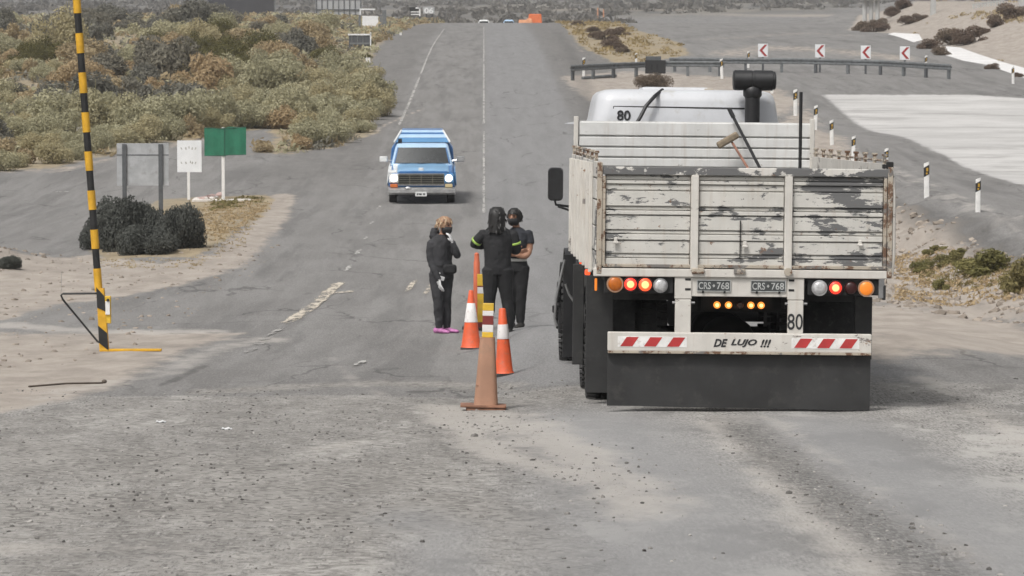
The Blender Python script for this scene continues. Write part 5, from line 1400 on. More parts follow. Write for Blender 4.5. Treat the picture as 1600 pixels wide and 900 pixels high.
# stones, kerb and litter
STONE = plain("painted_stone", (.5, .36, .33), .85, 0, .3, 6)
STONE_W = plain("white_painted_stone", (.68, .64, .60), .85, 0, .2, 6)
ORD = ['first', 'second', 'third', 'fourth', 'fifth', 'sixth', 'seventh', 'eighth', 'ninth', 'tenth', 'eleventh', 'twelfth', 'thirteenth', 'fourteenth', 'fifteenth', 'sixteenth', 'seventeenth', 'eighteenth', 'nineteenth', 'twentieth']
for i in range(16):
    t = i / 15; px = 306 + 40 * t + random.uniform(-2, 2); row = 313 - 7 * t * t + random.uniform(-2, 1)
    q = spot(px, row); mb = MB(); r_ = random.uniform(.05, .09); mb.ell((0, 0, r_ * .5), (r_ * 1.3, r_, r_ * .8), 8, 5)
    o = mb.build("stone", STONE if i % 3 else STONE_W, loc=q); tag(o, ORD[i] + " small painted stone in the heap between the sign posts, counted from the white sign", "stone", "painted stones between the two sign posts")
mb = MB(); a, b = spot(300, 315), spot(392, 314)
mb.box(((a.x + b.x) / 2, (a.y + b.y) / 2, (a.z + b.z) / 2 + .02), ((b - a).length, .12, .10), 0, (0, 0, math.atan2(b.y - a.y, b.x - a.x))); o = mb.build("kerb", STONE_W, bevel=.02); tag(o, "pale low kerb strip at the foot of the green sign", "kerb")
IRON = plain("rusty_iron", (.10, .08, .065), .8, 0, .3, 10)
a, b = spot(45, 607), spot(160, 602)
r0 = empty("iron_rod", a, "rusty iron rod lying on the pale dirt in front of the barrier pole", "rod")
mb = MB(); d_ = b - a; mb.tube([Vector((0, 0, .02)), d_ * .5 + Vector((0, 0, .035)), d_ + Vector((0, 0, .025))], .010, 8); mb.build("shaft", IRON, r0, smooth=50)
mb = MB(); mb.ell(d_ + Vector((.02, 0, .04)), (.028, .02, .022), 10, 6); mb.build("knob", IRON, r0, smooth=50)
for px, row, lab in ((243, 661, "white scrap of paper on the gravel, on its own"), (346, 672, "pale scrap of paper on the gravel beside a dark stone"), (1437, 467, "white scrap lying on the dirt bank just beyond the truck")):
    q = spot(px, row); mb = MB(); n_ = 5
    g = [(.06 * i / n_ * 1.3, .06 * j, .008 + .006 * math.sin(i * 2 + j)) for j in range(3) for i in range(n_ + 1)]
    g += [(x, y, z - .004) for x, y, z in g]; m_ = (n_ + 1) * 3
    fs_ = [(j * 6 + i, j * 6 + i + 1, j * 6 + i + 7, j * 6 + i + 6) for j in range(2) for i in range(n_)]
    mb.add(g, fs_ + [tuple(m_ + v for v in reversed(f)) for f in fs_]); o = mb.build("paper_scrap", GLOVE, loc=q, smooth=60); tag(o, lab, "litter")
# ------------------------------------------------------------------ guard rails, chevrons, delineators
def guardrail(label, pts, npost, h=.74):
    base = [at(*q) for q in pts]; o = empty("guard_rail", base[0], label, "guard rail")
    org = base[0]; seg = [0]
    for a, b in zip(base, base[1:]): seg.append(seg[-1] + (b - a).length)
    def along(s_):
        for i in range(len(seg) - 1):
            if s_ <= seg[i + 1] + 1e-6:
                t = (s_ - seg[i]) / (seg[i + 1] - seg[i]); p = base[i].lerp(base[i + 1], t); d = (base[i + 1] - base[i]).normalized(); break
        p = Vector((p.x, p.y, hz(p.x, p.y))); return p - org, d
    n = max(8, npost * 3); prof = [(0, -.16), (-.035, -.13), (-.035, -.05), (.03, -.02), (.03, .02), (-.035, .05), (-.035, .13), (0, .16)]
    rr = []
    for i in range(n + 1):
        p, d = along(seg[-1] * i / n); s_ = Vector((-d.y, d.x, 0)).normalized()
        if s_.y > 0: s_ = -s_
        rr.append([p + s_ * (-a + .05) + Vector((0, 0, h - .16 + b)) for a, b in prof] + [p + s_ * (-a + .042) + Vector((0, 0, h - .16 + b)) for a, b in reversed(prof)])
    mb = MB(); mb.rings(rr); mb.build("rail_beam", GALV, o, smooth=40)
    for i in range(npost):
        p, d = along(seg[-1] * (i + .15) / (npost - .7)); a = math.atan2(d.y, d.x)
        mb = MB(); mb.box(p + Vector((0, .03, (h - .02) / 2 - .1)), (.16, .14, h + .2), 0, (0, 0, a)); mb.build("rail_post", GALV if i % 2 else GREY_POST, o, bevel=.01)
    return o
guardrail("guard rail ending beside the main road, behind the white marker post", [(890, 126), (960, 122), (1040, 118.5), (1132, 119)], 7, .82)
guardrail("long guard rail crossing the gravel roadway below the four chevron boards", [(1046, 112), (1140, 113), (1250, 113.5), (1380, 117), (1488, 124)], 10, .80)
a, b = at(910, 124), at(962, 121)
mb = MB(); mb.tube([(0, 0, .06), (b - a) + Vector((0, 0, .1))], .09, 8); o = mb.build("fallen_rail", GALV, loc=a); tag(o, "fallen rail length lying below the guard rail end", "rail")

SIGN_RED = plain("red_chevron_paint", (.34, .03, .03), .5, 0, .12, 8)
GREY_THIN = GREY_POST
ords = ("first", "second", "third", "fourth")
p = at(1192, 112); k = p.y / F
proto = empty("chevron_sign", p, "first of the four red and white chevron boards, beside the thin marker post", "road sign", "chevron boards behind the guard rail")
mb = MB(); mb.box2((-1.6 * k, -.02, -.2), (1.6 * k, .04, 26 * k)); mb.build("post", GREY_POST, proto, bevel=.01)
mb = MB(); mb.box2((-7.6 * k, -.035, 23 * k), (7.6 * k, -.02, 43.5 * k)); pn = mb.build("panel", SIGN_WHITE, proto, bevel=.004)
mb = MB(); zc = 33.2 * k
mb.prism([(6.8 * k, zc + 9 * k), (2.4 * k, zc + 9 * k), (-5.6 * k, zc), (-1.0 * k, zc)], -.041, -.037)
mb.prism([(-5.6 * k, zc), (2.4 * k, zc - 9 * k), (6.8 * k, zc - 9 * k), (-1.0 * k, zc)], -.041, -.037)
mb.build("arrow", SIGN_RED, pn)
for i, (px, row) in enumerate(((1281, 113), (1352.5, 115.5), (1413.5, 117)), 1):
    q = at(px, row); copy_thing(proto, q, f"{ords[i]} of the four red and white chevron boards, counted from the truck's air intake" if i < 3 else "last of the four red and white chevron boards, towards the white gutter", rot=(0, 0, random.uniform(-.06, .06)))

p = at(1024, 121); k = p.y / F
o = empty("square_sign", p, "dark square sign back on a short post in front of the guard rail", "road sign")
mb = MB(); mb.box2((-1.5 * k, -.03, -.1), (1.5 * k, .03, 12 * k)); mb.build("post", BLACK, o)
mb = MB(); mb.box2((-16 * k, -.04, 6 * k), (16 * k, .02, 27 * k)); mb.build("panel", BLACK, o, bevel=.01)
mb = MB(); mb.box2((-15 * k, .021, 21 * k), (9 * k, .05, 33 * k)); mb.build("bracket_plate", GREY_POST, o, bevel=.01)
mb = MB()
for dx in (-6, 3): mb.box((dx * k, -.05, 16 * k), (.10, .02, .3))
m_ = mb.build("faded_marks", DARK, o); m_["kind"] = "stuff"

AMBER_REFL = plain("amber_reflector", (.5, .30, .04), .3, 0, .2, 10)
def delineator(px, row, hpx, label, group, first=[None]):
    p = at(px, row); k = p.y / F
    if first[0] is None:
        H = 1.0
        o = empty("delineator_post", p, label, "marker post", group)
        mb = MB(); mb.rings([[(a, b, z) for a, b in rrect(.075, .05, .03, 3)] for z in (-.05, .62, .95)] + [[(a * .95, b, 1.0 + a * .35) for a, b in rrect(.075, .05, .03, 3)]]); mb.build("post", WHITE, o, smooth=35)
        mb = MB(); mb.rings([[(a, b, z + a * .55) for a, b in rrect(.078, .053, .03, 3)] for z in (.63, .90)]); bd = mb.build("black_band", BLACK_PAINT, o, smooth=35)
        mb = MB(); mb.box((.015, -.058, .80), (.06, .012, .10)); mb.box((.0, -.058, .69), (.05, .012, .05)); mb.build("reflector", AMBER_REFL, bd, bevel=.004)
        first[0] = o; o.scale = (hpx * k,) * 3
        return o
    return copy_thing(first[0], p, label, scale=(hpx * k,) * 3, rot=(random.uniform(-.03, .03), random.uniform(-.04, .04), 0))
G = "black-topped white marker posts along the dirt bank"
for px, row, h_, lab in ((1528, 331, 52, "outermost white marker post of the row, below the concrete slab"),
                         (1448, 309, 55, "white marker post next to the outermost one, above the dirt bank crest"),
                         (1384, 272, 40, "white marker post rising just above the tailgate's rear corner latch"),
                         (1333, 252, 39, "white marker post above the rope pegs in the middle of the side board"),
                         (1300, 227, 39, "white marker post between the black pole and the rope pegs, third up the slope"),
                         (1274, 203, 38, "white marker post just beyond the black pole in the truck bed"),
                         (1243, 181, 41, "white marker post directly beside the black pole, topmost of the slope row"),
                         (1206, 146, 30, "white marker post half hidden by the truck's air intake drum")):
    delineator(px, row, h_, lab, G)
G2 = "black-topped white marker posts by the guard rail"
for px, row, h_, lab in ((912, 119, 29, "white marker post at the guard rail end by the main road"), (994, 105, 22, "white marker post on the grass verge behind the guard rail, by the dark square sign"),
                         (1128, 123, 31, "white marker post in front of the joint of the two guard rails"), (1169, 106, 26, "leaning white marker post beside the first chevron board"),
                         (1446, 113, 26, "white marker post behind the rail beyond the last chevron board"), (1583, 131, 27, "white marker post at the foot of the long white gutter")):
    o = delineator(px, row, h_, lab, G2); o["group"] = G2

# white lined gutter at the foot of the bank
CONC_W = plain("white_concrete_lining", (.66, .65, .64), .8, 0, .1, .4, dirt=(.55, .53, .5))
def slab(label, pts, far, th=.10, rise=.0):
    P = [at(*q) for q in pts]; Q = [at(*q) for q in far]; mb = MB(); rr = []
    for a, b in zip(P, Q):
        rr.append([(a.x, a.y, a.z + .02), (b.x, b.y, b.z + .08), (b.x, b.y, b.z - .2), (a.x, a.y, a.z - .2)])
    o0 = Vector(rr[0][0]); mb.rings([[Vector(v) - o0 for v in r_] for r_ in rr]); o = mb.build("gutter_slab", CONC_W, loc=o0, smooth=30); tag(o, label, "gutter", "white gutter slabs below the bank"); return o
slab("narrow white gutter slab farther up the bank foot", [(1388, 53.5), (1408, 59), (1428, 66.5)], [(1396, 52.5), (1436, 55), (1441, 64)])
slab("long white gutter slab running along the bank foot out of the picture", [(1476, 86), (1505, 95), (1540, 101), (1575, 113), (1610, 125)], [(1478, 74), (1500, 76), (1530, 87), (1570, 100), (1615, 112)])

# ------------------------------------------------------------------ far things along the crest
BILL_DK = plain("dark_billboard_back", (.05, .05, .055), .8, 0, .15, .6)
BILL_GR = plain("grey_billboard_back", (.36, .37, .38), .7, 0, .12, .5)
def board_sign(name, px0, px1, row0, row1, dist, m, label, foot=None, struts=(), cat="billboard", frame=None, th=.12):
    a = lift(px0, row1, dist); b = lift(px1, row0, dist); cx_ = (a.x + b.x) / 2; g = hz(cx_, dist)
    o = empty(name, (cx_, dist, g), label, cat)
    w, z0, z1 = b.x - a.x, a.z - g, b.z - g
    mb = MB(); mb.box2((-w / 2, 0, z0), (w / 2, th, z1)); mb.build("panel", m, o, bevel=.02)
    for u_ in struts:
        q = MB(); q.box2((w * u_ - .09, th, -.4), (w * u_ + .09, th + .18, z1 - .05)); q.build("leg", frame or GREY_POST, o, bevel=.02)
    return o, w, z0, z1
o, w, z0, z1 = board_sign("billboard", 326, 428, -30, 23, 366, BILL_DK, "large dark billboard back standing on the scrub crest", struts=(-.5, .5))
for u_ in (-.512, .512):
    q = MB(); q.box2((w * u_ - .07, -.05, -.5), (w * u_ + .07, .2, z1)); q.build("pale_leg", GALV, o)
o, w, z0, z1 = board_sign("billboard", 493, 565, -28, 23, 366, BILL_GR, "large pale grey billboard back with a grid of struts near the road crest", struts=(-.3, 0, .3))
for u_ in np.linspace(-.48, .48, 9):
    q = MB(); q.box2((w * u_ - .05, -.06, z0 - (.6 if abs(u_) < .3 else 0)), (w * u_ + .05, 0, z1)); q.build("stiffener", GREY_POST if abs(u_) > .05 else GALV, o)
for v_ in (.15, .5, .85):
    q = MB(); q.box2((-w / 2, -.10, z0 + (z1 - z0) * v_ - .06), (w / 2, -.061, z0 + (z1 - z0) * v_ + .06)); q.build("cross_bar", GREY_POST, o)
o, w, z0, z1 = board_sign("roadside_sign", 566, 591, 25, 46, 296, SIGN_WHITE, "blank white sign panel in a grey frame by the left road edge near the crest", struts=(-.42, .42), cat="road sign")
o["label"] = "blank white sign panel in a frame at the road edge near the crest"
for u_ in (-.66, .66):
    q = MB(); q.box2((w * u_ - .10, -.03, -.3), (w * u_ + .10, .1, z1 + .1)); q.build("frame_post", GALV, o)
q = MB(); q.box2((-w * .66, -.02, z1 + .5), (w * .3, .08, z1 + .62)); q.box2((-w * .66, .0, z1 + .0), (-w * .58, .08, z1 + .55)); q.build("top_bar", SIGN_WHITE, o)
q = MB(); q.box2((w * .75, .0, -.2), (w * 1.0, .06, z1 + .5)); q.build("side_panel", GALV, o)
o, w, z0, z1 = board_sign("open_frame_sign", 545, 579, 54, 82, 232, GREY_POST, "open sign frame with a white top bar showing its dark back", cat="road sign", th=.05, struts=(-.3, .3))
q = MB(); q.box2((-w * .54, -.06, z1 - .05), (w * .54, .0, z1 + .05)); q.build("top_bar", SIGN_WHITE, o)
q = MB(); q.box2((w * .48, -.06, z0 - .5), (w * .53, .0, z1 + .15)); q.build("frame_post", SIGN_WHITE, o)
q = MB(); q.box2((-w * .45, -.05, (z0 + z1) / 2 - .06), (w * .48, -.002, (z0 + z1) / 2 + .06)); q.build("cross_bar", GALV, o)
for j, (u_, v0, v1) in enumerate(((-.36, .55, .95), (-.1, .5, .95), (.15, .5, .95), (-.22, .05, .4))):
    q = MB(); q.box2((w * u_ - .03, -.04, z0 + (z1 - z0) * v0), (w * u_ + .03, -.003, z0 + (z1 - z0) * v1)); q.build("stiffener", GALV, o)
# signs with pale letters seen from behind the crest
o, w, z0, z1 = board_sign("lettered_sign", 640, 657, 11, 24, 372, DARK, "dark sign with pale angular marks on the crest beside the lettered board", cat="road sign", struts=(-.4, .4))
q = MB()
for bx0, bx1, bz0, bz1 in ((.05, .48, .80, .98), (.36, .50, -.1, .98), (-.4, .40, .36, .48), (-.4, .36, .05, .18)): q.box2((w * bx0, -.03, z0 + (z1 - z0) * bz0), (w * bx1, -.002, z0 + (z1 - z0) * bz1))
q.build("pale_mark", SIGN_WHITE, o)["kind"] = "stuff"
o, w, z0, z1 = board_sign("lettered_sign", 661, 679, 11, 22, 378, GREY_PANEL, "pale board with worn light lettering on the crest at the road edge", cat="road sign", struts=(-.2, .3))
lettering("worn_lettering", "06", (z1 - z0) * .8, SIGN_WHITE, o, (0, -.02, (z0 + z1) / 2), width=w * .8, bold=.03)
G = "small white verge markers by the crest"
for px, row, h_, lab in ((549, 98, 9, "short white verge marker under the open frame sign"), (553, 98, 9, "short white verge marker beside its twin under the open frame sign"), (573, 99, 9, "short white verge marker at the frame sign's road side"), (577, 98, 8, "short cream verge marker closest to the road under the frame sign"),
                         (639, 36, 8, "white verge marker below the dark lettered sign"), (647, 33, 6, "small white verge marker below the lettered board"), (653, 33, 6, "small white verge marker standing just off the road shoulder"), (626, 55, 4, "tiny white verge marker low at the shoulder edge")):
    p = at(px, row); k = p.y / F; mb = MB(); mb.rings([[(a, b, z) for a, b in rrect(1.6 * k, .05, .02, 2)] for z in (-.1, h_ * k)]); o = mb.build("verge_marker", CREAM_POST if False else WHITE, loc=p); tag(o, lab, "marker post", G)
# orange water barriers at the crest and two thin orange poles
OB = plain("orange_barrier_plastic", (.62, .14, .035), .6, 0, .12, 3)
OB2 = plain("pale_orange_barrier_plastic", (.62, .28, .14), .6, 0, .12, 3)
p = lift(836, 33, 372); g = hz(p.x, 372); k = 372 / F
o = empty("orange_barrier", (p.x, 372, g), "tall orange block of road barriers standing at the crest", "barrier")
zz = p.z - g - .3
mb = MB(); mb.box((0, 0, zz + 8 * k), (22 * k, 1.0, 15 * k), 0, None, (.88, .7)); mb.build("upper_block", OB, o, bevel=.08)
mb = MB(); mb.box((-9 * k, -.2, zz + 4.5 * k), (10 * k, 1.0, 8 * k), 0, None, (.8, .7)); mb.build("side_block", OB2, o, bevel=.08)
mb = MB(); mb.box2((-11 * k, -.5, -.3), (11 * k, .5, zz + 1.5 * k)); mb.build("foot", OB, o, bevel=.05)
p = lift(817, 33, 370); g = hz(p.x, 370)
o = empty("orange_barrier", (p.x, 370, g), "low pale orange barrier block next to the tall orange one at the crest", "barrier")
mb = MB(); mb.box((0, 0, p.z - g - .3 + 3.2 * k), (14 * k, .9, 6.5 * k), 0, None, (.9, .7)); mb.build("block", OB2, o, bevel=.06)
mb = MB(); mb.box2((-7 * k, -.45, -.3), (7 * k, .45, p.z - g - .25)); mb.build("foot", OB, o, bevel=.05)
for px, h_, lab in ((934, 23, "thin faded orange survey pole behind the verge bushes, the taller one"), (943, 20, "thin faded orange survey pole behind the verge bushes, the shorter one")):
    p = at(px, 35); k = p.y / F; mb = MB(); mb.tube([(0, 0, -.2), (0, 0, h_ * k)], .9 * k, 6); o = mb.build("survey_pole", OB2, loc=p); tag(o, lab, "pole", "survey poles")
# far car tops beyond the crest
def far_car(px, dist, m, label):
    d = lift(px, 33, dist); o = empty("far_car", (d.x, dist, hz(d.x, dist)), label, "car")
    mb = MB(); mb.rings([[(a, b, z) for a, b in rrect(hw, hl, .2, 3)] for z, hw, hl in ((.3, .8, 2.0), (.9, .85, 2.05))]); mb.build("body", m, o, smooth=40)
    mb = MB(); mb.rings([[(a, b, z) for a, b in rrect(hw, hl, .2, 3)] for z, hw, hl in ((.9, .80, 1.3), (1.4, .62, .8), (1.5, .45, .6))]); mb.build("roof", m, o, smooth=40)
    mb = MB(); mb.box2((-.6, -1.2, .95), (.6, -1.0, 1.3)); mb.build("windscreen", GLASS, o)
    for sx_ in (-.75, .75):
        for sy in (-1.3, 1.3):
            mb = MB(); mb.lathe([(.32, -.1), (.32, .1)], (sx_, sy, .32), 'x', 12); mb.build("wheel", RUBBER, o)
far_car(756, 470, CAR_WHITE, "white car roof just showing over the road crest")
far_car(795, 474, PALE_BLUE, "pale bluish car roof showing over the crest near the orange barriers")
# bridge piers and fence on the far bank
PIER = plain("pale_concrete_pier", (.42, .42, .41), .85, 0, .1, .5)
p = lift(1361, 26, 300); g = hz(p.x, 300); k = 300 / F
o = empty("bridge_pier", (p.x, 300, g), "three-column concrete bridge pier on the far bank", "bridge pier")
for dx in (-10, 0, 10):
    mb = MB(); mb.tube([(dx * k, 0, -.5), (dx * k, 0, p.z - g + 32 * k)], 3.4 * k, 14); mb.build("column", PIER, o, smooth=40)
mb = MB(); mb.box2((-17 * k, -.6, p.z - g + 25 * k), (17 * k, .6, p.z - g + 60 * k)); mb.build("cap_beam", PIER, o, bevel=.05)
p = lift(1458, 19, 290); g = hz(p.x, 290); k = 290 / F
mb = MB(); mb.box2((-4 * k, -.2, -.3), (4 * k, .2, p.z - g + 45 * k)); o = mb.build("concrete_post", PIER, loc=(p.x, 290, g), bevel=.04); tag(o, "square pale concrete post standing on the far bank top", "post")
p = lift(1545, 18, 280); g = hz(p.x, 280); k = 280 / F
o = empty("white_fence", (p.x, 280, g), "short pale slatted fence at the top of the far bank", "fence")
for i in range(11):
    mb = MB(); x_ = (-24 + 4.6 * i) * k; mb.box2((x_ - 1.3 * k, -.03, -.3), (x_ + 1.3 * k, .03, p.z - g + (12 + i * .7) * k)); mb.build("slat", PIER, o)
mb = MB(); mb.rings([[(-26 * k, .031, p.z - g + 9 * k), (-26 * k, .09, p.z - g + 9 * k), (-26 * k, .09, p.z - g + 11 * k), (-26 * k, .031, p.z - g + 11 * k)], [(25 * k, .031, p.z - g + 16 * k), (25 * k, .09, p.z - g + 16 * k), (25 * k, .09, p.z - g + 18 * k), (25 * k, .031, p.z - g + 18 * k)]]); mb.build("fence_rail", PIER, o)
p = lift(1597, 12, 275); g = hz(p.x, 275)
mb = MB(); mb.box2((-.25, -.25, -.3), (.25, .25, 4)); o = mb.build("concrete_post", PIER, loc=(p.x, 275, g), bevel=.04); tag(o, "pale concrete post at the picture's outer edge beyond the slatted fence", "post")

# ------------------------------------------------------------------ shrubs
def leaf_mat(name, a, b, c, thin=.35):
    k = NT(name); at_ = k.n("ShaderNodeAttribute", attribute_name="tint"); oi = k.n("ShaderNodeObjectInfo")
    col = k.mix(at_.outputs["Fac"], a, b); col = k.mix(k.ramp(oi.outputs["Random"], .45, 1.0, 0, .75), col, c)
    k.base(col); k.set(.85, 0, .15)
    tl_ = k.n("ShaderNodeBsdfTranslucent"); k.l(col, tl_.inputs[0]); mx = k.n("ShaderNodeMixShader"); mx.inputs[0].default_value = thin
    k.l(k.b.outputs[0], mx.inputs[1]); k.l(tl_.outputs[0], mx.inputs[2]); k.l(mx.outputs[0], k.t.nodes['Material Output'].inputs[0]); return k.mat
LEAF = {
    'sage': leaf_mat("sage_leaves", (.31, .295, .19), (.50, .47, .32), (.42, .36, .21)),
    'dark': leaf_mat("dark_grey_twigs", (.135, .132, .112), (.26, .25, .205), (.23, .21, .16)),
    'ochre': leaf_mat("straw_twigs", (.28, .22, .13), (.50, .41, .26), (.43, .32, .19)),
    'olive': leaf_mat("olive_leaves", (.085, .08, .032), (.17, .155, .062), (.13, .12, .05)),
    'brown': leaf_mat("brown_twigs", (.12, .085, .065), (.22, .165, .125), (.19, .15, .11)),
    'green': leaf_mat("green_leaves", (.13, .125, .05), (.25, .225, .095), (.25, .20, .10)),
    'black': leaf_mat("blackish_leaves", (.045, .048, .044), (.13, .135, .12), (.08, .085, .075), .2),
}
def shrub_mesh(name, seed, n, mats, lobes=7, size=.085, height_=1.0, spiky=.0, base_w=1.0):
    g = np.random.default_rng(seed)
    cen, rad = [], []
    for i in range(lobes):
        a = g.uniform(0, 2 * np.pi); rr = g.uniform(.15, .72) * base_w if i else .0
        cen.append((rr * np.cos(a), rr * np.sin(a), g.uniform(.15, .72) * height_ * (1 - .35 * rr))); rad.append(g.uniform(.16, .46))
    cen, rad = np.array(cen), np.array(rad)
    li = g.choice(lobes, n, p=rad ** 2 / (rad ** 2).sum())
    d = g.normal(size=(n, 3)); d[:, 2] = d[:, 2] * .8 + .25; d /= np.linalg.norm(d, axis=1)[:, None]
    r_ = rad[li] * (1 - .55 * g.random(n) ** 1.8)
    P = cen[li] + d * r_[:, None] * np.array([1, 1, .9 * height_])
    P[:, 2] = np.abs(P[:, 2]) * .98 + .01
    nrm = d + g.normal(size=(n, 3)) * .75; nrm /= np.linalg.norm(nrm, axis=1)[:, None]
    ref = np.where(np.abs(nrm[:, 2:3]) < .9, np.array([[0, 0, 1.]]), np.array([[1., 0, 0]]))
    u_ = np.cross(nrm, ref); u_ /= np.linalg.norm(u_, axis=1)[:, None]; v_ = np.cross(nrm, u_)
    th = g.uniform(0, 2 * np.pi, n)[:, None]; U = u_ * np.cos(th) + v_ * np.sin(th); V = np.cross(nrm, U)
    s_ = size * g.uniform(.55, 1.25, n)[:, None]; L = 1 + spiky * g.uniform(.5, 2.0, n)[:, None]
    q = np.stack([P - U * s_ * .5, P + V * s_ * .6 * L * .5 + U * s_ * .1, P + U * s_ * .7 * L, P - V * s_ * .45], 1).reshape(-1, 3)
    faces = np.arange(4 * n).reshape(-1, 4)
    lt = g.random(lobes)[li] * .6 + g.random(n) * .4
    # stems
    sv, sf = [], []
    mb = MB()
    for i in range(16):
        a = g.uniform(0, 2 * np.pi); c = cen[g.integers(lobes)] * (1 if i < 7 else g.uniform(1.2, 1.65))
        mb.tube([(.08 * math.cos(a), .08 * math.sin(a), -.15), (c[0] * .5, c[1] * .5, c[2] * .5), (c[0], c[1], c[2] + .1)], [.028, .018, .006], 4)
    off = len(q); V_all = np.vstack([q, np.array(mb.v)]); F_all = faces.tolist() + [tuple(off + i for i in f) for f in mb.f]
    me = bpy.data.meshes.new(name); me.from_pydata(V_all.tolist(), [], F_all); me.materials.append(mats)
    ta = me.attributes.new("tint", 'FLOAT', 'POINT'); tv = np.zeros(len(V_all), np.float32); tv[:off] = np.repeat(lt, 4); ta.data.foreach_set("value", tv)
    me.update(); return me

MESH = {}
for kind, nvar, kw in (('sage', 5, dict(n=6000, size=.048, spiky=.3, lobes=12)), ('dark', 4, dict(n=4500, size=.045, spiky=1.2, lobes=11)), ('ochre', 4, dict(n=4500, size=.045, spiky=1.2, lobes=10)), ('olive', 2, dict(n=6500, size=.045, lobes=11)), ('brown', 3, dict(n=3200, size=.055, spiky=1.0, lobes=9)), ('green', 3, dict(n=2200, size=.06, spiky=1.3))):
    MESH[kind] = [shrub_mesh(f"{kind}_shrub", 100 + 13 * i + len(kind), mats=LEAF[kind], **kw) for i in range(nvar)]
NAMES = {'sage': ("sage_shrub", "pale sage green rounded shrub on the dry scrub slope", "pale sage shrubs on the scrub slope"), 'dark': ("grey_shrub", "dark grey twiggy shrub on the dry scrub slope", "dark grey shrubs on the scrub slope"),
         'ochre': ("straw_shrub", "straw coloured dry shrub on the dry scrub slope", "straw coloured shrubs on the scrub slope"), 'olive': ("olive_bush", "deep olive green bush on the dry scrub slope", "olive bushes on the scrub slope"),
         'brown': ("brown_shrub", "brown twiggy shrub on the far bank", "brown shrubs on the banks"), 'green': ("green_weed", "yellowish green weed on the dirt bank", "weeds on the dirt bank")}
def shrub(kind, p, r_, zs=1.0, label=None, group=None, name=None):
    nm, lb, gr_ = NAMES[kind]
    o = bpy.data.objects.new(name or nm, random.choice(MESH[kind])); COL.objects.link(o)
    o.location = (p[0], p[1], p[2] - .04); o.rotation_euler = (0, 0, random.uniform(0, 6.28)); o.scale = (r_ * random.uniform(.9, 1.15), r_ * random.uniform(.9, 1.15), r_ * zs * random.uniform(.85, 1.1))
    tag(o, label or lb, "shrub" if kind != 'green' else "weed", group or gr_); return o

scr = outline(SCRUB)
def in_scrub(px, row):
    q = at(px, row); return bool(inside(scr, np.array([q.x]), np.array([q.y]))[0]), q
rng = random.Random(21); placed = []; cnt = 0; LATER = []
def pick_kind(px, row):
    v = min(.999, max(0, .5 + .95 * float(fbm(np.array([px * .011]), np.array([row * .03]), 77, 3)[0]) + rng.uniform(-.28, .28)))
    if row < 62: 
        if px < 260: return 'dark' if v < .72 else ('sage' if v < .86 else 'ochre')
        return 'ochre' if v < .45 else ('dark' if v < .72 else 'sage')
    if row < 120: return 'dark' if v < .45 else ('ochre' if v < .72 else ('sage' if v < .96 else 'olive'))
    if row < 175: return 'sage' if v < .52 else ('dark' if v < .76 else 'ochre')
    return 'sage' if v < .76 else ('ochre' if v < .92 else 'dark')
# the shrubs one can tell apart as special
for px, row, r_, zs, lab in ((345, 118, 1.9, .95, "large deep olive bush in the middle of the scrub slope"), (385, 126, 1.6, .9, "deep olive bush joined to the large one, on its road side"), (518, 95, 1.7, .8, "dark olive bush just beside the open frame sign"), (410, 135, 1.3, .8, "dark olive bush below the large olive bush")):
    q = at(px, row); shrub('olive', q, r_, zs, lab); placed.append((q.x, q.y, r_))
edge_pts = [(-30, 268), (10, 264), (50, 264), (88, 258), (120, 252), (150, 243), (190, 235), (225, 229), (262, 222), (300, 216), (340, 210), (385, 203), (462, 236), (487, 232), (510, 226), (540, 220), (565, 210), (576, 190), (578, 172), (575, 150), (572, 130), (566, 112)]
cand = [(px + rng.uniform(-6, 6), row - 3, True) for px, row in edge_pts]
for i in range(900): 
    t = rng.random(); row = 36 + (232) * t ** 1.05; cand.append((rng.uniform(-60, 690), row, False))
for px, row, edge in cand:
    if cnt >= 285: break
    ok, q = in_scrub(px, row)
    if not ok and not edge: continue
    kind = ('sage' if rng.random() < .78 else 'ochre') if edge else pick_kind(px, row)
    r_ = (.75 + 1.5 * rng.random() ** 1.6) * (1.0 if row > 110 else 1.2)
    if 160 < px < 205 and 50 < row < 108: continue
    if edge: r_ = rng.uniform(.75, 1.25)
    if 525 < px < 625 and row < 112: r_ = rng.uniform(.3, .5)
    if px > 585: r_ = min(r_, .8)
    if 430 < px < 582 and row > 118 and not edge: kind = 'sage' if rng.random() < .8 else 'ochre'; r_ = rng.uniform(1.1, 1.7)
    if kind == 'ochre': r_ *= .8
    if any((q.x - a) ** 2 + ((q.y - b) * .6) ** 2 < (.5 * (r_ + c)) ** 2 for a, b, c in placed): continue
    placed.append((q.x, q.y, r_)); cnt += 1
    sb_ = shrub(kind, q, r_, rng.uniform(.75, 1.35)); sb_['label'] = ''; LATER.append((sb_, kind, px, row, r_))
WHAT = {'sage': "pale sage shrub", 'dark': "dark grey twiggy shrub", 'ochre': "straw coloured shrub", 'olive': "deep olive bush"}
bins = {}
for o_, kind, px, row, r_ in LATER:
    band_ = "along the side road" if row > 205 else "low on the scrub slope" if row > 160 else "half way up the slope" if row > 110 else "high on the slope" if row > 65 else "near the slope crest"
    mark = "before the barrier pole" if px < 130 else "behind the grey sign" if px < 272 else "above the green sign" if px < 430 else "towards the main road"
    size_ = "small" if r_ < 1.0 else "large" if r_ > 1.5 else "mid-sized"
    bins.setdefault((size_, kind, band_, mark), []).append((px, o_))
for (size_, kind, band_, mark), lst in bins.items():
    lst.sort(key=lambda e: e[0])
    for i, (_, o_) in enumerate(lst):
        o_['label'] = (f"{size_} {WHAT[kind]} {band_} {mark}" if len(lst) == 1 else f"{ORD[min(i, 19)]} {size_} {WHAT[kind]} {band_} {mark}")
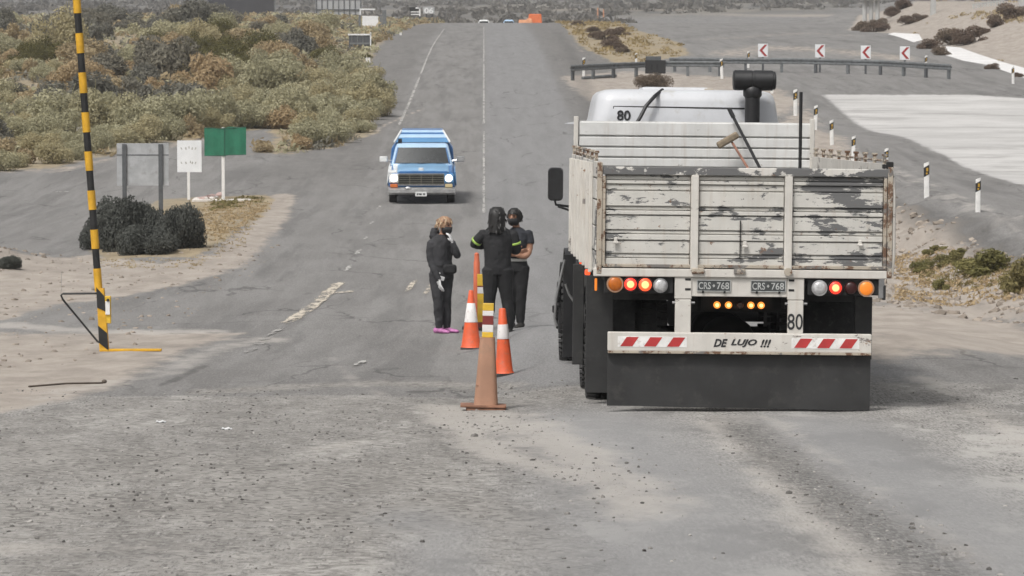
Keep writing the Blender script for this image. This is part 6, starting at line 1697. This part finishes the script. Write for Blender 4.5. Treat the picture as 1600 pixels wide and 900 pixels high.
# dark bush on the island, weed on the spoil heap, bushes by the rails and on the bank
black = shrub_mesh("dark_bush", 77, 26000, LEAF['black'], lobes=24, size=.028, height_=1.0, base_w=1.15, spiky=1.4)
for px, row, rx_, hh, lab in ((212, 389, 60, 100, "tall middle dome of blackish bush in front of the grey sign"), (278, 387, 40, 84, "upright dark bush at the white sign's side of the blackish clump"), (165, 388, 36, 62, "low dark bush on the barrier pole's side of the blackish clump"), (238, 396, 50, 56, "low dark bush in front of the blackish clump by the dirt")):
    q = at(px, row); k = q.y / F; o = bpy.data.objects.new("dark_bush", black); COL.objects.link(o); o.location = q - Vector((0, 0, .05)); o.scale = (rx_ * k, .75, hh * k * 1.02); o.rotation_euler.z = px * .7; tag(o, lab, "bush", "dark bushes on the traffic island")
q = at(12, 419); o = bpy.data.objects.new("dark_bush", black); COL.objects.link(o); o.location = q; o.scale = (.26, .24, .3); tag(o, "small dark green tuft on the dirt heap at the picture edge", "bush")
q = at(1020, 141); dome = shrub_mesh('brown_dome_bush', 501, 12000, LEAF['brown'], lobes=26, size=.035, height_=1.0, base_w=1.0, spiky=.8)
o = bpy.data.objects.new('brown_shrub', dome); COL.objects.link(o); o.location = q - Vector((0, 0, .05)); o.scale = (1.12, 1.0, .98); tag(o, 'brown rounded bush behind the truck cab, below the dark square sign', 'shrub')
for px, row, r_, lab in ((945, 62, 1.3, "dark brown bush in the middle of the grass verge"), (965, 55, 1.1, "dark brown bush at the inner edge of the grass verge"), (925, 50, 1.0, "low brown bush higher up the grass verge"), (958, 76, 1.2, "dark brown bush low on the grass verge"), (905, 40, .9, "small brown bush high on the grass verge"), (978, 82, .8, "small brown bush at the tip of the grass verge")):
    shrub('brown', at(px, row), r_, .6, lab, "brown bushes on the grass verge")
for px, row, r_, lab in ((1452, 76, 1.0, "dark bush between the two white gutter slabs"), (1470, 86, .85, "rusty brown bush touching the long gutter slab"), (1490, 70, 1.6, "broad brown bush just above the white gutter"), (1515, 68, 1.5, "brown bush above the long gutter slab, mid bank"), (1345, 48, 1.3, "dark bush at the low end of the far bank"), (1365, 50, 1.3, "dark bush beside the bridge pier foot"), (1420, 37, 1.2, "brown bush on the far bank between pier and post"), (1435, 33, .9, "small brown bush under the square concrete post"), (1555, 42, 1.0, "dark bush high on the far bank slope"), (1578, 32, 1.5, "dark bush near the top of the far bank"), (1395, 25, 1.2, "brown bush at the top of the bank behind the pier"), (1410, 14, 1.4, "brown bush on the crest of the far bank"), (1532, 55, .9, "low brown bush on the far bank slope"), (1552, 108, .5, "rusty tuft in the white gutter"), (1588, 120, .5, "dark tuft in the white gutter near the marker post"), (1375, 42, 1.0, "straw brown bush above the pier foot bushes")):
    shrub('brown', at(px, row), r_, .75, lab, "brown shrubs on the far bank")
for px, row, r_, zs, lab in ((1445, 424, .30, .9, "grey green weed tuft closest to the truck on the bank"), (1487, 415, .40, .9, "ochre green weed in the middle of the bank"), (1545, 428, .62, .8, "largest yellow green weed on the dirt bank"), (1520, 420, .38, .8, "yellow green weed joined to the largest one"), (1472, 452, .22, 1.3, "small bright green weed low on the bank"), (1598, 455, .5, 1.1, "dark green weed at the picture edge on the bank"), (1462, 395, .35, .6, "dry yellowish weed high on the bank"), (1500, 398, .3, .6, "dry low weed near the bank crest")):
    shrub('green', at(px, row), r_, zs, lab)

# ------------------------------------------------------------------ uncountable cover: far scrub, dry tufts, gravel, clods
def cover(name, pts, radii, m, nleaf, size, seed, flat=.7, spiky=.5):
    """many small tufts joined into one mesh"""
    g = np.random.default_rng(seed); n = len(pts); N = n * nleaf
    base = np.repeat(np.array(pts), nleaf, 0); rr = np.repeat(np.array(radii), nleaf)[:, None]
    d = g.normal(size=(N, 3)); d[:, 2] = np.abs(d[:, 2]) * flat; d /= np.linalg.norm(d, axis=1)[:, None]
    P = base + d * rr * (1 - .5 * g.random(N) ** 2)[:, None] * np.array([1, 1, flat])
    nrm = d + g.normal(size=(N, 3)) * .6; nrm /= np.linalg.norm(nrm, axis=1)[:, None]
    ref = g.normal(size=(N, 3)); U = np.cross(nrm, ref); U /= np.linalg.norm(U, axis=1)[:, None]; V = np.cross(nrm, U); s_ = size * rr * g.uniform(.6, 1.3, N)[:, None]
    tri = np.stack([P - U * s_, P + U * s_ * (1 + spiky), P + V * s_], 1).reshape(-1, 3)
    me = bpy.data.meshes.new(name); me.from_pydata(tri.tolist(), [], np.arange(3 * N).reshape(-1, 3).tolist()); me.materials.append(m)
    ta = me.attributes.new("tint", 'FLOAT', 'POINT'); ta.data.foreach_set("value", np.repeat(np.repeat(g.random(n), nleaf) * .5 + g.random(N) * .5, 3).astype(np.float32)); me.update()
    o = bpy.data.objects.new(name, me); COL.objects.link(o); o["kind"] = "stuff"; return o
g = np.random.default_rng(5)
def scatter(n, x0, x1, y0, y1, mask=None, ypow=1.0):
    x = g.uniform(x0, x1, n); y = y0 + (y1 - y0) * g.random(n) ** ypow
    x = x * (9 + .2 * y) / (9 + .2 * y1) if False else x
    return x, y
# far scrub plain behind the crest
y = g.uniform(400, 1500, 3400); x = g.uniform(-.2, .2, 3400) * y
keep = ~((x > 8 + .03 * y) & (y < 720) & (fbm(x * .02, y * .01, 8) < .25)) & ~((np.abs(x) < 12) & (y < 480))
x, y = x[keep], y[keep]; r_ = g.uniform(.5, 1.5, len(x)) * (1 + y / 2500); z = height(x, y)
cover("far_scrub", np.stack([x, y, z], -1), r_, leaf_mat("far_scrub_leaves", (.12, .115, .105), (.20, .185, .16), (.17, .15, .12)), 16, .42, 3)
# smaller bushes filling the slope
x = g.uniform(-62, -4.5, 9000); y = g.uniform(108, 395, 9000); ins = inside(scr, x, y)
x, y = x[ins][:3400], y[ins][:3400]; r_ = g.uniform(.2, .6, len(x)) * (1 + y / 600)
h2 = g.random(len(x))
for lo, hi, m, nm in ((0, .4, LEAF['ochre'], "dry_grass"), (.4, .75, LEAF['sage'], "low_scrub"), (.75, 1.01, LEAF['dark'], "low_twigs")):
    s_ = (h2 >= lo) & (h2 < hi); cover(nm, np.stack([x[s_], y[s_], height(x[s_], y[s_])], -1), r_[s_], m, 34, .22, int(lo * 100) + 4)
# dry tufts on verge, island, bank
def fill(poly, n, r0, r1, m, nm, nleaf, size, seed, flat=.6):
    P_ = outline(poly); lo, hi = P_.min(0), P_.max(0); x = g.uniform(lo[0], hi[0], n * 6); y = g.uniform(lo[1], hi[1], n * 6); s_ = inside(P_, x, y); x, y = x[s_][:n], y[s_][:n]
    return cover(nm, np.stack([x, y, height(x, y) - .02], -1), g.uniform(r0, r1, len(x)), m, nleaf, size, seed, flat)
GRASS = leaf_mat("dry_verge_grass", (.24, .18, .09), (.42, .33, .18), (.32, .25, .12))
fill(VERGE, 700, .2, .5, GRASS, "verge_grass", 20, .25, 9)
fill([(300, 330), (330, 314), (405, 312), (424, 318), (400, 345), (360, 372), (320, 380)], 500, .05, .13, LEAF['ochre'], "island_grass", 18, .3, 10)
fill([(330, 312), (410, 306), (420, 316), (330, 330)], 120, .08, .17, LEAF['green'], "island_green_grass", 16, .3, 14)
fill([(150, 405), (300, 406), (400, 348), (380, 385), (300, 420), (170, 420)], 320, .03, .09, LEAF['ochre'], "island_edge_grass", 14, .3, 15)
fill([(1480, 30), (1560, 16), (1700, 22), (1700, 40), (1580, 36)], 160, .2, .5, LEAF['ochre'], "bank_top_grass", 16, .26, 21)
fill(MOUND, 420, .15, .5, LEAF['ochre'], "bank_dry_grass", 16, .28, 11)
fill([(1400, 400), (1590, 400), (1610, 470), (1400, 470)], 600, .05, .17, LEAF['ochre'], "bank_tufts", 14, .26, 12)
fill([(1440, 405), (1600, 405), (1610, 455), (1440, 440)], 200, .07, .2, LEAF['green'], "bank_green_tufts", 16, .22, 18)

def stones(name, pts, rad, m, seed, flat=.65, small=False):
    g2 = np.random.default_rng(seed)
    t = (1 + 5 ** .5) / 2
    ico = np.array([(-1, t, 0), (1, t, 0), (-1, -t, 0), (1, -t, 0), (0, -1, t), (0, 1, t), (0, -1, -t), (0, 1, -t), (t, 0, -1), (t, 0, 1), (-t, 0, -1), (-t, 0, 1)]) / 1.9
    fi = np.array([(0, 11, 5), (0, 5, 1), (0, 1, 7), (0, 7, 10), (0, 10, 11), (1, 5, 9), (5, 11, 4), (11, 10, 2), (10, 7, 6), (7, 1, 8), (3, 9, 4), (3, 4, 2), (3, 2, 6), (3, 6, 8), (3, 8, 9), (4, 9, 5), (2, 4, 11), (6, 2, 10), (8, 6, 7), (9, 8, 1)])
    if small:
        ico = np.array([(1, 0, -.2), (-.5, .87, -.2), (-.5, -.87, -.2), (.1, 0, 1.0)]); fi = np.array([(0, 1, 3), (1, 2, 3), (2, 0, 3)])
    NV = len(ico); n = len(pts); v = ico[None] * (1 + g2.normal(size=(n, NV, 1)) * .18)
    a = g2.uniform(0, 6.28, n); ca, sa = np.cos(a)[:, None], np.sin(a)[:, None]
    sc = np.stack([g2.uniform(.8, 1.4, n), g2.uniform(.7, 1.1, n), g2.uniform(.5, .9, n) * flat / .65], -1)[:, None, :]
    v = v * sc; v = np.stack([v[..., 0] * ca - v[..., 1] * sa, v[..., 0] * sa + v[..., 1] * ca, v[..., 2]], -1) * np.array(rad)[:, None, None] + np.array(pts)[:, None, :]
    f = (fi[None] + (np.arange(n) * NV)[:, None, None]).reshape(-1, 3)
    me = bpy.data.meshes.new(name); me.from_pydata(v.reshape(-1, 3).tolist(), [], f.tolist()); me.materials.append(m)
    ta = me.attributes.new("tint", 'FLOAT', 'POINT'); ta.data.foreach_set("value", np.repeat(g2.random(n), NV).astype(np.float32)); me.update()
    o = bpy.data.objects.new(name, me); COL.objects.link(o); o["kind"] = "stuff"; return o
STONES = leaf_mat("loose_stone", (.07, .066, .062), (.34, .325, .305), (.2, .19, .18), 0)
x = g.uniform(-8, 8, 190000); y = 12 + 23 * g.random(190000) ** 1.15
w_ = np.zeros(len(x)) + .30
for kind, s, pts, wd, f in sorted(STROKES, key=lambda e: e[0] == 'gravel'):
    if kind in ('gravel', 'smooth'):
        m = stroke(outline(pts), x, y, wd * 1.2, f * 1.3); w_ = np.maximum(w_, s * m) if kind == 'gravel' else np.where(m > .3, w_ * .16, w_)
w_ *= np.where((x > 1.2) & (w_ < .35), .55, 1.0) * np.where((x > .8) & (x < 4) & (y > 27.5), .15, 1)
patchy = np.clip(.55 + 1.3 * fbm(x * .9, y * .25, 91, 3), .12, 1.5)
keep = (g.random(len(x)) < w_ * .62 * patchy) & (np.abs(x) < 2 + .19 * y); x, y = x[keep], y[keep]
r_ = .0035 + .0105 * g.random(len(x)) ** 5 + (g.random(len(x)) < .004) * .014
print('stones', len(x))
big = r_ > .0075
stones("loose_gravel", np.stack([x, y, height(x, y) + r_ * .2], -1)[big], r_[big], STONES, 4)
stones("fine_gravel", np.stack([x, y, height(x, y) + r_ * .3], -1)[~big], r_[~big], STONES, 8, small=True)
CLOD = leaf_mat("dirt_clod", (.17, .145, .12), (.34, .295, .25), (.25, .215, .18), 0)
x = g.uniform(5, 13, 5000); y = g.uniform(50, 112, 5000); s_ = inside(outline(BANK), x, y); x, y = x[s_][:1500], y[s_][:1500]
r_ = .025 + .09 * g.random(len(x)) ** 3
stones("dirt_clods", np.stack([x, y, height(x, y)], -1), r_, CLOD, 6)
x = np.concatenate([g.normal(-10.2, .8, 260), g.uniform(-9, -4.6, 500)]); y = np.concatenate([g.normal(72, 2.5, 260), g.uniform(40, 80, 500)])
r_ = .015 + .05 * g.random(len(x)) ** 3
stones("heap_clods", np.stack([x, y, height(x, y)], -1), r_, CLOD, 7)

# ------------------------------------------------------------------ thin dusty air over the plain
hzm = bpy.data.materials.new("haze"); hzm.use_nodes = True
ht = hzm.node_tree; ht.nodes.remove(ht.nodes["Principled BSDF"])
pv = ht.nodes.new("ShaderNodeVolumePrincipled"); pv.inputs["Color"].default_value = (.86, .87, .89, 1); pv.inputs["Density"].default_value = .00028
ht.links.new(pv.outputs[0], ht.nodes["Material Output"].inputs["Volume"])
mb = MB(); mb.box2((-1300, -60, -40), (1300, 5200, 330)); o = mb.build("haze", hzm); o["kind"] = "stuff"
